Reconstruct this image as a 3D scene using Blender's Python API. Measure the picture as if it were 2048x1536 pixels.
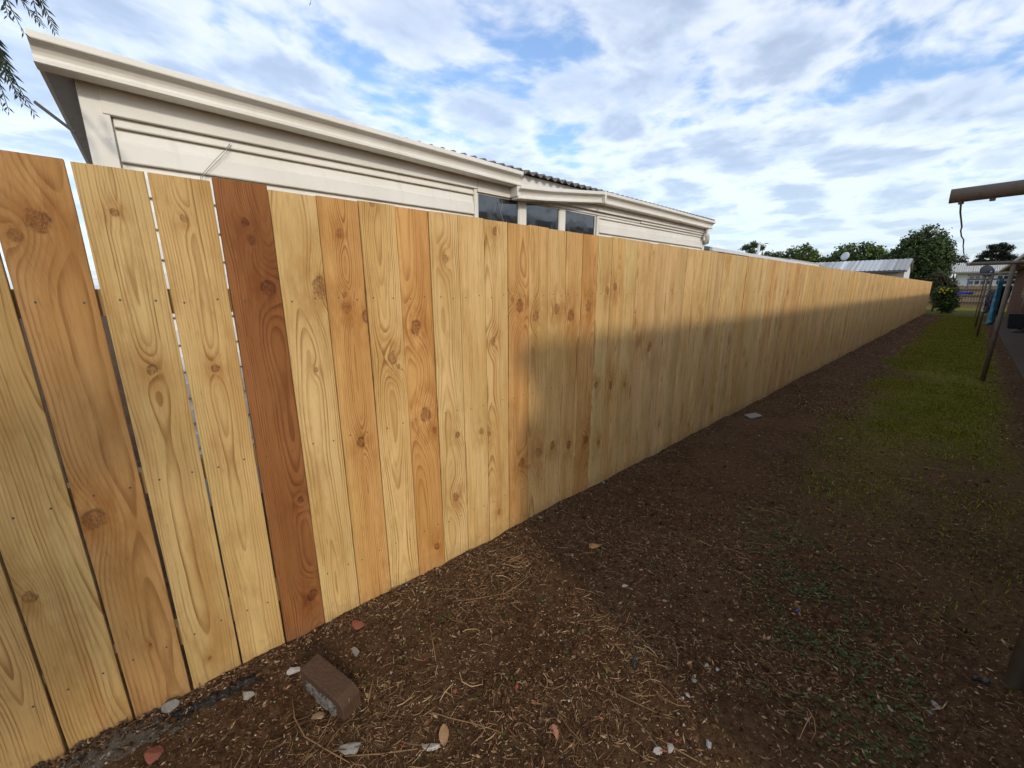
import bpy, bmesh, math, random
from mathutils import Vector, Matrix, noise
random.seed(7)
for o in list(bpy.data.objects):
    bpy.data.objects.remove(o)
scene = bpy.context.scene
col = scene.collection
R = math.radians

# ------------------------------------------------------------------ camera
FPX, PITCH, ROLL, YAW = 793.7, 0.2319, -0.0042, 0.8473
CAM = Vector((1.5995, 0.0, 1.4042))
fw = Vector((-math.sin(YAW)*math.cos(PITCH), math.cos(YAW)*math.cos(PITCH), -math.sin(PITCH)))
rt = Vector((math.cos(YAW), math.sin(YAW), 0)); up = rt.cross(fw)
rt2 = math.cos(ROLL)*rt + math.sin(ROLL)*up
up2 = -math.sin(ROLL)*rt + math.cos(ROLL)*up
cam_data = bpy.data.cameras.new('camera'); cam = bpy.data.objects.new('camera', cam_data); col.objects.link(cam)
cam.matrix_world = Matrix(((rt2.x, up2.x, -fw.x, CAM.x), (rt2.y, up2.y, -fw.y, CAM.y), (rt2.z, up2.z, -fw.z, CAM.z), (0, 0, 0, 1)))
cam_data.sensor_width = 36.0
cam_data.lens = FPX/2048*36.0
cam_data.clip_start = 0.02
cam_data.clip_end = 3000
scene.camera = cam
scene.render.resolution_x = 1024; scene.render.resolution_y = 768

def ray(px, py):
    return fw*FPX + rt2*(px-1024) + up2*(768-py)
def on_x(px, py, x):
    d = ray(px, py); return CAM + d*((x-CAM.x)/d.x)
def on_y(px, py, y):
    d = ray(px, py); return CAM + d*((y-CAM.y)/d.y)
def on_z(px, py, z):
    d = ray(px, py); return CAM + d*((z-CAM.z)/d.z)

# ------------------------------------------------------------------ node helper
class NB:
    def __init__(s, nt): s.nt = nt
    def n(s, t, **kw):
        nd = s.nt.nodes.new(t)
        for k, v in kw.items(): setattr(nd, k, v)
        return nd
    def put(s, sock, v):
        if v is None: return
        if isinstance(v, bpy.types.NodeSocket): s.nt.links.new(v, sock)
        else:
            if isinstance(v, (tuple, list)) and len(v) == 3 and sock.type == 'RGBA': v = (*v, 1)
            sock.default_value = v
    def m(s, op, a, b=None, c=None, clamp=False):
        nd = s.n('ShaderNodeMath', operation=op, use_clamp=clamp)
        s.put(nd.inputs[0], a)
        if b is not None: s.put(nd.inputs[1], b)
        if c is not None: s.put(nd.inputs[2], c)
        return nd.outputs[0]
    def xyz(s, x, y, z):
        nd = s.n('ShaderNodeCombineXYZ')
        for i, v in enumerate((x, y, z)): s.put(nd.inputs[i], v)
        return nd.outputs[0]
    def sep(s, v):
        nd = s.n('ShaderNodeSeparateXYZ'); s.put(nd.inputs[0], v); return nd.outputs
    def vmul(s, v, w):
        nd = s.n('ShaderNodeVectorMath', operation='MULTIPLY'); s.put(nd.inputs[0], v); s.put(nd.inputs[1], w); return nd.outputs[0]
    def vadd(s, v, w):
        nd = s.n('ShaderNodeVectorMath', operation='ADD'); s.put(nd.inputs[0], v); s.put(nd.inputs[1], w); return nd.outputs[0]
    def noise(s, v, scale=1.0, detail=3.0, rough=0.55, dist=0.0, out=0):
        nd = s.n('ShaderNodeTexNoise'); s.put(nd.inputs['Vector'], v)
        nd.inputs['Scale'].default_value = scale; nd.inputs['Detail'].default_value = detail
        nd.inputs['Roughness'].default_value = rough; nd.inputs['Distortion'].default_value = dist
        return nd.outputs[out]
    def ss(s, v, a, b, lo=0.0, hi=1.0):
        nd = s.n('ShaderNodeMapRange', interpolation_type='SMOOTHSTEP')
        s.put(nd.inputs[0], v); s.put(nd.inputs[1], a); s.put(nd.inputs[2], b); s.put(nd.inputs[3], lo); s.put(nd.inputs[4], hi)
        return nd.outputs[0]
    def mix(s, f, a, b, mode='MIX'):
        nd = s.n('ShaderNodeMix', data_type='RGBA', blend_type=mode)
        s.put(nd.inputs[0], f); s.put(nd.inputs[6], a); s.put(nd.inputs[7], b); return nd.outputs[2]
    def ramp(s, f, stops):
        nd = s.n('ShaderNodeValToRGB'); s.put(nd.inputs[0], f)
        el = nd.color_ramp.elements
        while len(el) < len(stops): el.new(0.5)
        for e, (p, c) in zip(el, stops): e.position = p; e.color = (*c, 1)
        return nd.outputs[0]
    def bump(s, h, strength=0.5, dist=0.01):
        nd = s.n('ShaderNodeBump'); s.put(nd.inputs['Height'], h)
        nd.inputs['Strength'].default_value = strength; nd.inputs['Distance'].default_value = dist
        return nd.outputs[0]
    def obj(s): return s.n('ShaderNodeTexCoord').outputs['Object']
    def pos(s): return s.n('ShaderNodeNewGeometry').outputs['Position']
    def island(s): return s.n('ShaderNodeNewGeometry').outputs['Random Per Island']
    def orand(s): return s.n('ShaderNodeObjectInfo').outputs['Random']

def new_mat(name, rough=0.7, spec=0.3):
    m = bpy.data.materials.new(name); m.use_nodes = True
    nt = m.node_tree; b = nt.nodes['Principled BSDF']
    b.inputs['Roughness'].default_value = rough
    b.inputs['Specular IOR Level'].default_value = spec
    return m, NB(nt), b

# ------------------------------------------------------------------ sky
SUN_EL = R(28.0)
sun_h = Vector((0.978, -0.21, 0)).normalized()
sun_dir = Vector((sun_h.x*math.cos(SUN_EL), sun_h.y*math.cos(SUN_EL), math.sin(SUN_EL)))
world = bpy.data.worlds.new('World'); scene.world = world; world.use_nodes = True
nb = NB(world.node_tree)
bg = world.node_tree.nodes['Background']
sky = nb.n('ShaderNodeTexSky', sky_type='NISHITA', sun_disc=False)
sky.sun_elevation = SUN_EL; sky.sun_rotation = math.atan2(sun_h.x, sun_h.y)
sky.air_density = 1.0; sky.dust_density = 1.5; sky.ozone_density = 2.0
gen = nb.n('ShaderNodeTexCoord').outputs['Generated']
dx, dy, dz = nb.sep(gen)
den = nb.m('ADD', nb.m('MAXIMUM', dz, 0.0), 0.10)
cp = nb.xyz(nb.m('DIVIDE', dx, den), nb.m('DIVIDE', dy, den), 0.0)
warp = nb.noise(nb.vmul(cp, (0.9, 0.9, 1)), 1.0, 2, 0.5, 0, 1)
cpw = nb.vadd(cp, nb.vmul(nb.vadd(warp, (-0.5, -0.5, -0.5)), (0.35, 0.35, 0.0)))
big = nb.noise(nb.vadd(nb.vmul(cpw, (0.95, 0.7, 1)), (2.3, 0.7, 0)), 1.0, 2, 0.5)
puff = nb.noise(nb.vmul(cpw, (4.2, 3.4, 1)), 1.0, 3, 0.5)
fine = nb.noise(nb.vmul(cpw, (9.0, 7.5, 1)), 1.0, 4, 0.55)
vor = nb.n('ShaderNodeTexVoronoi', feature='SMOOTH_F1', voronoi_dimensions='2D')
nb.put(vor.inputs['Vector'], nb.vadd(nb.vmul(cpw, (2.6, 2.0, 1)), nb.vmul(nb.vadd(nb.noise(nb.vmul(cpw, (5.5, 4.5, 1)), 1.0, 3, 0.55, 0, 1), (-.5, -.5, -.5)), (.75, .75, 0))))
vor.inputs['Scale'].default_value = 1.0; vor.inputs['Smoothness'].default_value = 0.35
clump = nb.ss(vor.outputs['Distance'], 0.15, 0.70, 1.0, 0.0)
dens = nb.m('ADD', nb.m('ADD', nb.m('MULTIPLY', big, 0.60), nb.m('MULTIPLY', clump, 0.30)), nb.m('ADD', nb.m('MULTIPLY', puff, 0.40), nb.m('MULTIPLY', fine, 0.42)))
# cover grows toward the horizon where one looks through the layer edge-on
hor = nb.ss(dz, 0.0, 0.36, 0.22, 0.0)
cover = nb.ss(nb.m('ADD', dens, hor), 0.60, 0.84, 0.12, 1.0)
shade = nb.ss(nb.m('ADD', nb.m('MULTIPLY', nb.noise(nb.vadd(nb.vmul(cpw, (3.6, 2.9, 1)), (5, 5, 0)), 1.0, 4, 0.6), 0.7), nb.m('MULTIPLY', nb.m('SUBTRACT', 1.0, clump), 0.25)), 0.30, 0.60)
thick = nb.ss(dens, 0.86, 1.08)
cloud_hi = nb.mix(shade, (3.45, 3.85, 4.6), (5.1, 5.25, 5.45))
cloud = nb.mix(nb.m('MULTIPLY', thick, nb.m('SUBTRACT', 1.0, shade)), cloud_hi, (2.6, 2.95, 3.6))
haze_c = nb.ss(dz, -0.02, 0.26, 0.70, 0.0)
cloud = nb.mix(haze_c, cloud, (2.75, 3.3, 4.1))
# thin cloud passes on the light of the sky behind it
cloud = nb.vadd(cloud, nb.vmul(sky.outputs[0], (0.55, 0.55, 0.55)))
blue = nb.vmul(sky.outputs[0], (1.25, 1.5, 1.7))
skyc = nb.mix(cover, blue, cloud)
world.node_tree.links.new(skyc, bg.inputs[0])
bg.inputs[1].default_value = 0.115

# ------------------------------------------------------------------ sun (through thin cloud: soft edge)
sd = bpy.data.lights.new('sun', 'SUN'); so = bpy.data.objects.new('sun', sd); col.objects.link(so)
sd.energy = 1.15; sd.angle = R(3.0); sd.color = (1.0, 0.90, 0.74)
so.rotation_euler = sun_dir.to_track_quat('Z', 'Y').to_euler()
so.location = sun_dir*60

vs = scene.view_settings
vs.view_transform = 'Standard'; vs.look = 'None'; vs.exposure = 0.38; vs.gamma = 1.0
vs.use_curve_mapping = False
scene.render.engine = 'CYCLES'
scene.cycles.max_bounces = 5; scene.cycles.diffuse_bounces = 3; scene.cycles.glossy_bounces = 2
world.cycles.sampling_method = 'MANUAL'; world.cycles.sample_map_resolution = 512

# ------------------------------------------------------------------ object helpers
def tag(o, label=None, cat=None, group=None, kind=None):
    if label: o['label'] = label
    if cat: o['category'] = cat
    if group: o['group'] = group
    if kind: o['kind'] = kind
    return o
def empty(name, loc=(0, 0, 0), rz=0.0):
    o = bpy.data.objects.new(name, None); col.objects.link(o)
    o.location = loc; o.rotation_euler = (0, 0, rz); o.empty_display_size = 0.1
    return o
class MB:
    """collects geometry, links it as one mesh object"""
    def __init__(s): s.v = []; s.f = []
    def add(s, vs_, fs_):
        k = len(s.v); s.v += [tuple(v) for v in vs_]; s.f += [tuple(i+k for i in f) for f in fs_]
    def box(s, a, b, M=None):
        (x0, y0, z0), (x1, y1, z1) = a, b
        v = [Vector(p) for p in ((x0, y0, z0), (x1, y0, z0), (x1, y1, z0), (x0, y1, z0), (x0, y0, z1), (x1, y0, z1), (x1, y1, z1), (x0, y1, z1))]
        if M is not None: v = [M @ p for p in v]
        s.add(v, [(0, 3, 2, 1), (4, 5, 6, 7), (0, 1, 5, 4), (1, 2, 6, 5), (2, 3, 7, 6), (3, 0, 4, 7)])
    def prism(s, poly, axis_pts, caps=True):
        """poly: list of 2D (a,b); axis_pts: function i,(a,b)->3D given as list of callables"""
        n = len(poly); rings = []
        for fn in axis_pts: rings.append([fn(a, b) for a, b in poly])
        vs_ = [p for r in rings for p in r]; fs_ = []
        for r in range(len(rings)-1):
            for i in range(n):
                j = (i+1) % n
                fs_.append((r*n+i, r*n+j, (r+1)*n+j, (r+1)*n+i))
        if caps:
            fs_.append(tuple(range(n-1, -1, -1))); fs_.append(tuple((len(rings)-1)*n+i for i in range(n)))
        s.add(vs_, fs_)
    def tube(s, pts, rad, n=8, cap=True):
        pts = [Vector(p) for p in pts]
        if not isinstance(rad, (list, tuple)): rad = [rad]*len(pts)
        rings = []
        prev = None
        for i, p in enumerate(pts):
            t = (pts[min(i+1, len(pts)-1)]-pts[max(i-1, 0)]).normalized()
            if prev is None:
                ref = Vector((0, 0, 1)) if abs(t.z) < 0.9 else Vector((1, 0, 0))
                a = t.cross(ref).normalized()
            else:
                a = (prev - t*prev.dot(t)).normalized()
            prev = a; b = t.cross(a)
            rings.append([p+(a*math.cos(2*math.pi*k/n)+b*math.sin(2*math.pi*k/n))*rad[i] for k in range(n)])
        vs_ = [q for r in rings for q in r]; fs_ = []
        for r in range(len(rings)-1):
            for k in range(n):
                j = (k+1) % n
                fs_.append((r*n+k, r*n+j, (r+1)*n+j, (r+1)*n+k))
        if cap:
            fs_.append(tuple(range(n-1, -1, -1))); fs_.append(tuple((len(rings)-1)*n+k for k in range(n)))
        s.add(vs_, fs_)
    def build(s, name, mat, parent=None, smooth=False, loc=None, bevel=0.0):
        me = bpy.data.meshes.new(name); me.from_pydata(s.v, [], s.f); me.validate(); 
        bm = bmesh.new(); bm.from_mesh(me)
        if bevel == 0 and len(s.f) < 50000: bmesh.ops.recalc_face_normals(bm, faces=bm.faces)
        bm.to_mesh(me); bm.free()
        if smooth: me.polygons.foreach_set('use_smooth', [True]*len(me.polygons))
        o = bpy.data.objects.new(name, me); col.objects.link(o)
        if mat is not None: me.materials.append(mat)
        if parent is not None: o.parent = parent
        if loc is not None: o.location = loc
        if bevel:
            b = o.modifiers.new('bevel', 'BEVEL'); b.width = bevel; b.segments = 2; b.limit_method = 'ANGLE'
        return o

# ------------------------------------------------------------------ materials
def make_wood():
    m, nb, b = new_mat('pine_paling', 0.72, 0.25)
    ox, u, v = nb.sep(nb.obj())
    def at(name, out='Fac'):
        nd = nb.n('ShaderNodeAttribute', attribute_type='OBJECT', attribute_name=name); return nd.outputs[out]
    seed = at('seed'); heart = at('heart'); tint = at('tint', 'Color'); p0, h0, hs = nb.sep(at('pith', 'Vector'))
    sv = nb.m('MULTIPLY', seed, 13.7)
    w1 = nb.noise(nb.xyz(nb.m('MULTIPLY', u, 5.0), nb.m('MULTIPLY', v, 1.1), sv), 1.0, 2, 0.5)
    w2 = nb.noise(nb.xyz(nb.m('MULTIPLY', u, 26.0), nb.m('MULTIPLY', v, 5.0), sv), 1.0, 3, 0.55)
    uu = nb.m('ADD', nb.m('SUBTRACT', u, p0), nb.m('ADD', nb.m('MULTIPLY', nb.m('SUBTRACT', w1, 0.5), 0.055), nb.m('MULTIPLY', nb.m('SUBTRACT', w2, 0.5), 0.008)))
    hn = nb.noise(nb.xyz(sv, nb.m('MULTIPLY', v, 1.3), 3.1), 1.0, 2, 0.5)
    h = nb.m('ADD', nb.m('ADD', h0, nb.m('MULTIPLY', hs, v)), nb.m('MULTIPLY', nb.m('SUBTRACT', hn, 0.5), 0.07))
    F = nb.m('SQRT', nb.m('ADD', nb.m('MULTIPLY', uu, uu), nb.m('MULTIPLY', h, h)))
    KS = list(nb.sep(at('ks_a', 'Vector')))+list(nb.sep(at('ks_b', 'Vector')))
    core = None; halo = None; rim = None; kring = None
    kw = nb.m('SUBTRACT', nb.noise(nb.xyz(nb.m('MULTIPLY', u, 75.0), nb.m('MULTIPLY', v, 55.0), sv), 1.0, 3, 0.6), 0.5)
    for i in range(5):
        ku, kv, kr = nb.sep(at('k%d' % i, 'Vector'))
        on = nb.m('GREATER_THAN', kr, 0.001); r = nb.m('MAXIMUM', kr, 0.002)
        du = nb.m('DIVIDE', nb.m('SUBTRACT', u, ku), r); dv = nb.m('DIVIDE', nb.m('SUBTRACT', v, kv), r)
        d2 = nb.m('ADD', nb.m('MULTIPLY', du, du), nb.m('MULTIPLY', nb.m('MULTIPLY', dv, dv), 0.55))
        d = nb.m('ADD', nb.m('SQRT', d2), nb.m('MULTIPLY', kw, 0.65))
        a = nb.m('ADD', nb.m('MULTIPLY', nb.m('MULTIPLY', du, du), 0.16), nb.m('MULTIPLY', nb.m('MULTIPLY', dv, dv), 0.035))
        cs = KS[i]
        B = nb.m('MULTIPLY', nb.m('EXPONENT', nb.m('MULTIPLY', a, -1.0)), on)
        F = nb.m('ADD', F, nb.m('MULTIPLY', nb.m('MULTIPLY', B, r), 1.5))
        c = nb.m('MULTIPLY', nb.ss(d, 0.70, 1.10, 1.0, 0.0), nb.m('MULTIPLY', on, cs))
        rm = nb.m('MULTIPLY', nb.m('MULTIPLY', nb.ss(d, 0.72, 0.95), nb.ss(d, 1.0, 1.35, 1.0, 0.0)), nb.m('MULTIPLY', on, cs))
        hl = nb.m('MULTIPLY', nb.m('EXPONENT', nb.m('MULTIPLY', nb.m('ADD', nb.m('MULTIPLY', nb.m('MULTIPLY', du, du), 0.065), nb.m('MULTIPLY', nb.m('MULTIPLY', dv, dv), 0.022)), -1.0)), on)
        kr_ = nb.m('MULTIPLY', nb.m('SINE', nb.m('MULTIPLY', d, 22.0)), c)
        core = c if core is None else nb.m('MAXIMUM', core, c)
        rim = rm if rim is None else nb.m('MAXIMUM', rim, rm)
        halo = hl if halo is None else nb.m('MAXIMUM', halo, hl)
        kring = kr_ if kring is None else nb.m('ADD', kring, kr_)
    ph = nb.m('MULTIPLY', F, nb.m('ADD', 105.0, nb.m('MULTIPLY', at('ring'), 70.0)))
    fr = nb.m('FRACT', ph)
    late = nb.m('MULTIPLY', nb.ss(fr, 0.35, 0.90), nb.ss(fr, 0.93, 1.0, 1.0, 0.0))
    ringid = nb.n('ShaderNodeTexWhiteNoise', noise_dimensions='1D'); nb.put(ringid.inputs['W'], nb.m('ADD', nb.m('FLOOR', ph), sv))
    late = nb.m('MULTIPLY', late, nb.m('ADD', 0.15, nb.m('MULTIPLY', ringid.outputs[0], 0.85)))
    lpat = nb.noise(nb.xyz(nb.m('MULTIPLY', u, 30.0), nb.m('MULTIPLY', v, 3.5), nb.m('ADD', sv, 2.0)), 1.0, 3, 0.6)
    late = nb.m('MULTIPLY', late, nb.ss(lpat, 0.30, 0.62, 0.25, 1.0))
    fibre = nb.noise(nb.xyz(nb.m('MULTIPLY', u, 900.0), nb.m('MULTIPLY', v, 16.0), sv), 1.0, 3, 0.6)
    fibre2 = nb.noise(nb.xyz(nb.m('MULTIPLY', u, 220.0), nb.m('MULTIPLY', v, 5.0), sv), 1.0, 2, 0.5)
    blot = nb.noise(nb.xyz(nb.m('MULTIPLY', u, 9.0), nb.m('MULTIPLY', v, 1.6), nb.m('ADD', sv, 9.0)), 1.0, 3, 0.5)
    band = nb.noise(nb.xyz(nb.m('MULTIPLY', u, 12.0), nb.m('MULTIPLY', v, 0.35), nb.m('ADD', sv, 4.0)), 1.0, 2, 0.5)
    early_c = nb.mix(nb.ss(blot, 0.35, 0.7), (0.74, 0.505, 0.238), (0.61, 0.385, 0.155))
    late_c = (0.29, 0.135, 0.036)
    c1 = nb.mix(nb.m('MULTIPLY', late, 0.95), early_c, late_c)
    # reddish heartwood bands
    hb = nb.m('MULTIPLY', nb.ss(band, 0.52, 0.66), heart)
    c1 = nb.mix(nb.m('MULTIPLY', hb, 0.75), c1, nb.mix(0.5, c1, (0.44, 0.19, 0.055)))
    hal = nb.m('MULTIPLY', halo, nb.ss(nb.noise(nb.xyz(nb.m('MULTIPLY', u, 22.0), nb.m('MULTIPLY', v, 9.0), sv), 1.0, 4, 0.6), 0.30, 0.65))
    c1 = nb.mix(nb.m('MULTIPLY', hal, 0.88), c1, nb.mix(nb.m('MULTIPLY', late, 0.9), (0.43, 0.205, 0.058), (0.22, 0.085, 0.022)))
    # greenish treatment blush
    gb = nb.noise(nb.xyz(nb.m('MULTIPLY', u, 4.0), nb.m('MULTIPLY', v, 1.0), nb.m('ADD', sv, 21.0)), 1.0, 2, 0.5)
    c1 = nb.mix(nb.ss(gb, 0.5, 0.72, 0.0, 0.28), c1, nb.mix(0.7, c1, (0.55, 0.47, 0.20)))
    kc = nb.mix(nb.ss(kring, -1, 1), (0.24, 0.10, 0.035), (0.40, 0.185, 0.07))
    c1 = nb.mix(nb.m('MULTIPLY', core, 0.75), c1, kc)
    rim = nb.m('MULTIPLY', rim, nb.ss(nb.noise(nb.xyz(nb.m('MULTIPLY', u, 45.0), nb.m('MULTIPLY', v, 45.0), nb.m('ADD', sv, 6.0)), 1.0, 2, 0.5), 0.36, 0.62))
    c1 = nb.mix(nb.m('MULTIPLY', rim, 0.9), c1, (0.10, 0.042, 0.018))
    crk = nb.noise(nb.xyz(nb.m('MULTIPLY', u, 110.0), nb.m('MULTIPLY', v, 60.0), nb.m('ADD', sv, 17.0)), 1.0, 3, 0.6)
    c1 = nb.mix(nb.m('MULTIPLY', core, nb.ss(nb.m('ABSOLUTE', nb.m('SUBTRACT', crk, 0.5)), 0.0, 0.05, 0.8, 0.0)), c1, (0.06, 0.025, 0.012))
    # short resin streaks along the grain
    dash = nb.noise(nb.xyz(nb.m('MULTIPLY', nb.m('ADD', u, nb.m('MULTIPLY', F, 0.6)), 420.0), nb.m('MULTIPLY', v, 14.0), nb.m('ADD', sv, 12.0)), 1.0, 2, 0.5)
    c1 = nb.mix(nb.ss(dash, 0.60, 0.72, 0.0, 0.55), c1, nb.mix(0.6, c1, (0.30, 0.15, 0.05)))
    # brownish handling smudges
    smu = nb.noise(nb.xyz(nb.m('MULTIPLY', u, 11.0), nb.m('MULTIPLY', v, 4.0), nb.m('ADD', sv, 31.0)), 1.0, 5, 0.65)
    c1 = nb.mix(nb.ss(smu, 0.48, 0.72, 0.0, 0.6), c1, nb.mix(0.65, c1, (0.38, 0.19, 0.055)))
    fb = nb.m('ADD', 0.66, nb.m('ADD', nb.m('MULTIPLY', fibre, 0.42), nb.m('MULTIPLY', fibre2, 0.26)))
    c1 = nb.mix(1.0, c1, nb.xyz(fb, fb, fb), 'MULTIPLY')
    c1 = nb.mix(1.0, c1, tint, 'MULTIPLY')
    # flecks of dirt and tiny pin holes
    pin = nb.noise(nb.xyz(nb.m('MULTIPLY', u, 300.0), nb.m('MULTIPLY', v, 160.0), sv), 1.0, 1, 0.5)
    c1 = nb.mix(nb.ss(pin, 0.76, 0.82, 0.0, 0.5), c1, (0.16, 0.09, 0.04))
    # earth splashed on the foot of the board
    spl = nb.noise(nb.xyz(nb.m('MULTIPLY', u, 40.0), nb.m('MULTIPLY', v, 30.0), sv), 1.0, 4, 0.6)
    sp = nb.ss(nb.m('SUBTRACT', nb.m('MULTIPLY', spl, 0.22), nb.m('SUBTRACT', v, 0.02)), 0.02, 0.12, 0.0, 0.30)
    c1 = nb.mix(sp, c1, (0.20, 0.12, 0.06))
    nb.put(b.inputs['Base Color'], c1)
    sawm = nb.noise(nb.xyz(nb.m('MULTIPLY', u, 25.0), nb.m('MULTIPLY', v, 420.0), sv), 1.0, 2, 0.5)
    hgt = nb.m('ADD', nb.m('MULTIPLY', fibre, 0.5), nb.m('MULTIPLY', sawm, 0.45))
    nb.put(b.inputs['Normal'], nb.bump(hgt, 0.6, 0.002))
    return m
M_wood = make_wood()

def simple(name, rgb, rough=0.7, spec=0.3, var=0.15, scale=6.0, bump=0.0, bscale=60.0, dirt=None, metal=0.0, coords='obj'):
    m, nb, b = new_mat(name, rough, spec)
    P = nb.obj() if coords == 'obj' else nb.pos()
    n1 = nb.noise(P, scale, 4, 0.6)
    f = nb.m('ADD', 1.0-var, nb.m('MULTIPLY', n1, 2*var))
    c = nb.mix(1.0, rgb, nb.xyz(f, f, f), 'MULTIPLY')
    if dirt:
        n2 = nb.noise(P, scale*2.3, 5, 0.65)
        c = nb.mix(nb.ss(n2, dirt[1], dirt[1]+0.15, 0, dirt[2] if len(dirt) > 2 else 0.7), c, dirt[0])
    nb.put(b.inputs['Base Color'], c)
    b.inputs['Metallic'].default_value = metal
    if bump: nb.put(b.inputs['Normal'], nb.bump(nb.noise(P, bscale, 4, 0.6), bump, 0.01))
    return m

def island_mat(name, stops, rough=0.75, spec=0.2, trans=0.0, var=0.0):
    m, nb, b = new_mat(name, rough, spec)
    c = nb.ramp(nb.island(), stops)
    if var:
        n1 = nb.noise(nb.pos(), 1.2, 3, 0.5)
        f = nb.m('ADD', 1-var, nb.m('MULTIPLY', n1, 2*var)); c = nb.mix(1.0, c, nb.xyz(f, f, f), 'MULTIPLY')
    nb.put(b.inputs['Base Color'], c)
    if trans:
        t = nb.n('ShaderNodeBsdfTranslucent'); nb.put(t.inputs[0], c)
        mx = nb.n('ShaderNodeMixShader'); mx.inputs[0].default_value = trans
        nb.nt.links.new(b.outputs[0], mx.inputs[1]); nb.nt.links.new(t.outputs[0], mx.inputs[2])
        nb.nt.links.new(mx.outputs[0], nb.nt.nodes['Material Output'].inputs[0])
    return m

def make_cream():
    m, nb, b = new_mat('cream_paint', 0.42, 0.4)
    P = nb.pos()
    n1 = nb.noise(P, 2.0, 4, 0.6)
    x, y, z = nb.sep(P)
    st = nb.noise(nb.xyz(nb.m('MULTIPLY', x, 9), nb.m('MULTIPLY', y, 9.0), nb.m('MULTIPLY', z, 1.2)), 1.0, 4, 0.6)
    sp = nb.noise(P, 55.0, 2, 0.5)
    c = nb.mix(nb.ss(n1, 0.3, 0.7), (0.76, 0.725, 0.645), (0.83, 0.80, 0.73))
    c = nb.mix(nb.ss(st, 0.55, 0.78, 0.0, 0.30), c, (0.52, 0.47, 0.38))
    c = nb.mix(nb.ss(sp, 0.76, 0.82, 0.0, 0.6), c, (0.15, 0.12, 0.09))
    nb.put(b.inputs['Base Color'], c)
    nb.put(b.inputs['Normal'], nb.bump(nb.noise(P, 140.0, 3, 0.6), 0.08, 0.002))
    return m
M_cream = make_cream()
M_rail = simple('sawn_rail', (0.36, 0.23, 0.10), 0.8, 0.2, 0.2, 12)
M_nail = simple('nail_steel', (0.09, 0.07, 0.055), 0.55, 0.4, 0.2, 80)
M_soffit = simple('soffit_board', (0.46, 0.46, 0.44), 0.7, 0.2, 0.2, 5, dirt=((0.2, 0.2, 0.19), 0.55, 0.6))
M_tile = simple('grey_roofing', (0.15, 0.14, 0.125), 0.85, 0.2, 0.3, 14, 0.4, 70, dirt=((0.26, 0.25, 0.2), 0.55, 0.6), coords='pos')
M_alu = simple('white_window_frame', (0.76, 0.75, 0.72), 0.35, 0.4, 0.05, 6)
M_blackplastic = simple('dark_plastic', (0.025, 0.027, 0.03), 0.45, 0.4, 0.2, 30)
def make_glass():
    m, nb, b = new_mat('window_glass', 0.04, 0.9)
    n = nb.noise(nb.pos(), 5.0, 4, 0.6)
    nb.put(b.inputs['Base Color'], nb.mix(n, (0.012, 0.014, 0.016), (0.03, 0.033, 0.036)))
    b.inputs['IOR'].default_value = 1.6
    nb.put(b.inputs['Roughness'], nb.ss(nb.noise(nb.pos(), 9.0, 4, 0.6), 0.4, 0.8, 0.03, 0.25))
    nb.put(b.inputs['Normal'], nb.bump(nb.noise(nb.pos(), 2.5, 1, 0.5), 0.05, 0.02))
    return m
M_glass = make_glass()

# ------------------------------------------------------------------ ground
def fbm(x, y, s, o=3):
    return noise.fractal(Vector((x*s, y*s, 3.3)), 0.7, 2.0, o)
def ground_z(x, y):
    z = 0.016*fbm(x, y, 1.1) + 0.007*fbm(x+9, y, 6.0, 2)
    near = max(0.0, 1-max(0, x)/0.22)
    z += 0.022*near*near*(0.55+0.9*noise.noise(Vector((y*2.3, 1.7, 0))))
    if abs(x) < 6 and -4 < y < 12: z += 0.006*noise.noise(Vector((x*18, y*18, 0)))+0.003*noise.noise(Vector((x*41, y*41, 0)))
    d = max(abs(x)-6, abs(y-10)-26, 0)
    return z*max(0.15, 1-d/20)
def lump_z(x, y):
    if not (.004 <= x <= .134 and -.62 <= y <= -.08): return -1
    s = (x-.004)/.13; t = (y+.62)/.54
    e = min(1, t*6, (1-t)*3, (1-s)*2.2)
    return -.03+(.062+.028*noise.noise(Vector((x*14, y*14, 4)))+.022*noise.noise(Vector((x*45, y*45, 4)))+.008*noise.noise(Vector((x*130, y*130, 4))))*max(0, e)**.6
def surf_z(x, y): return max(ground_z(x, y), lump_z(x, y))
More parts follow.
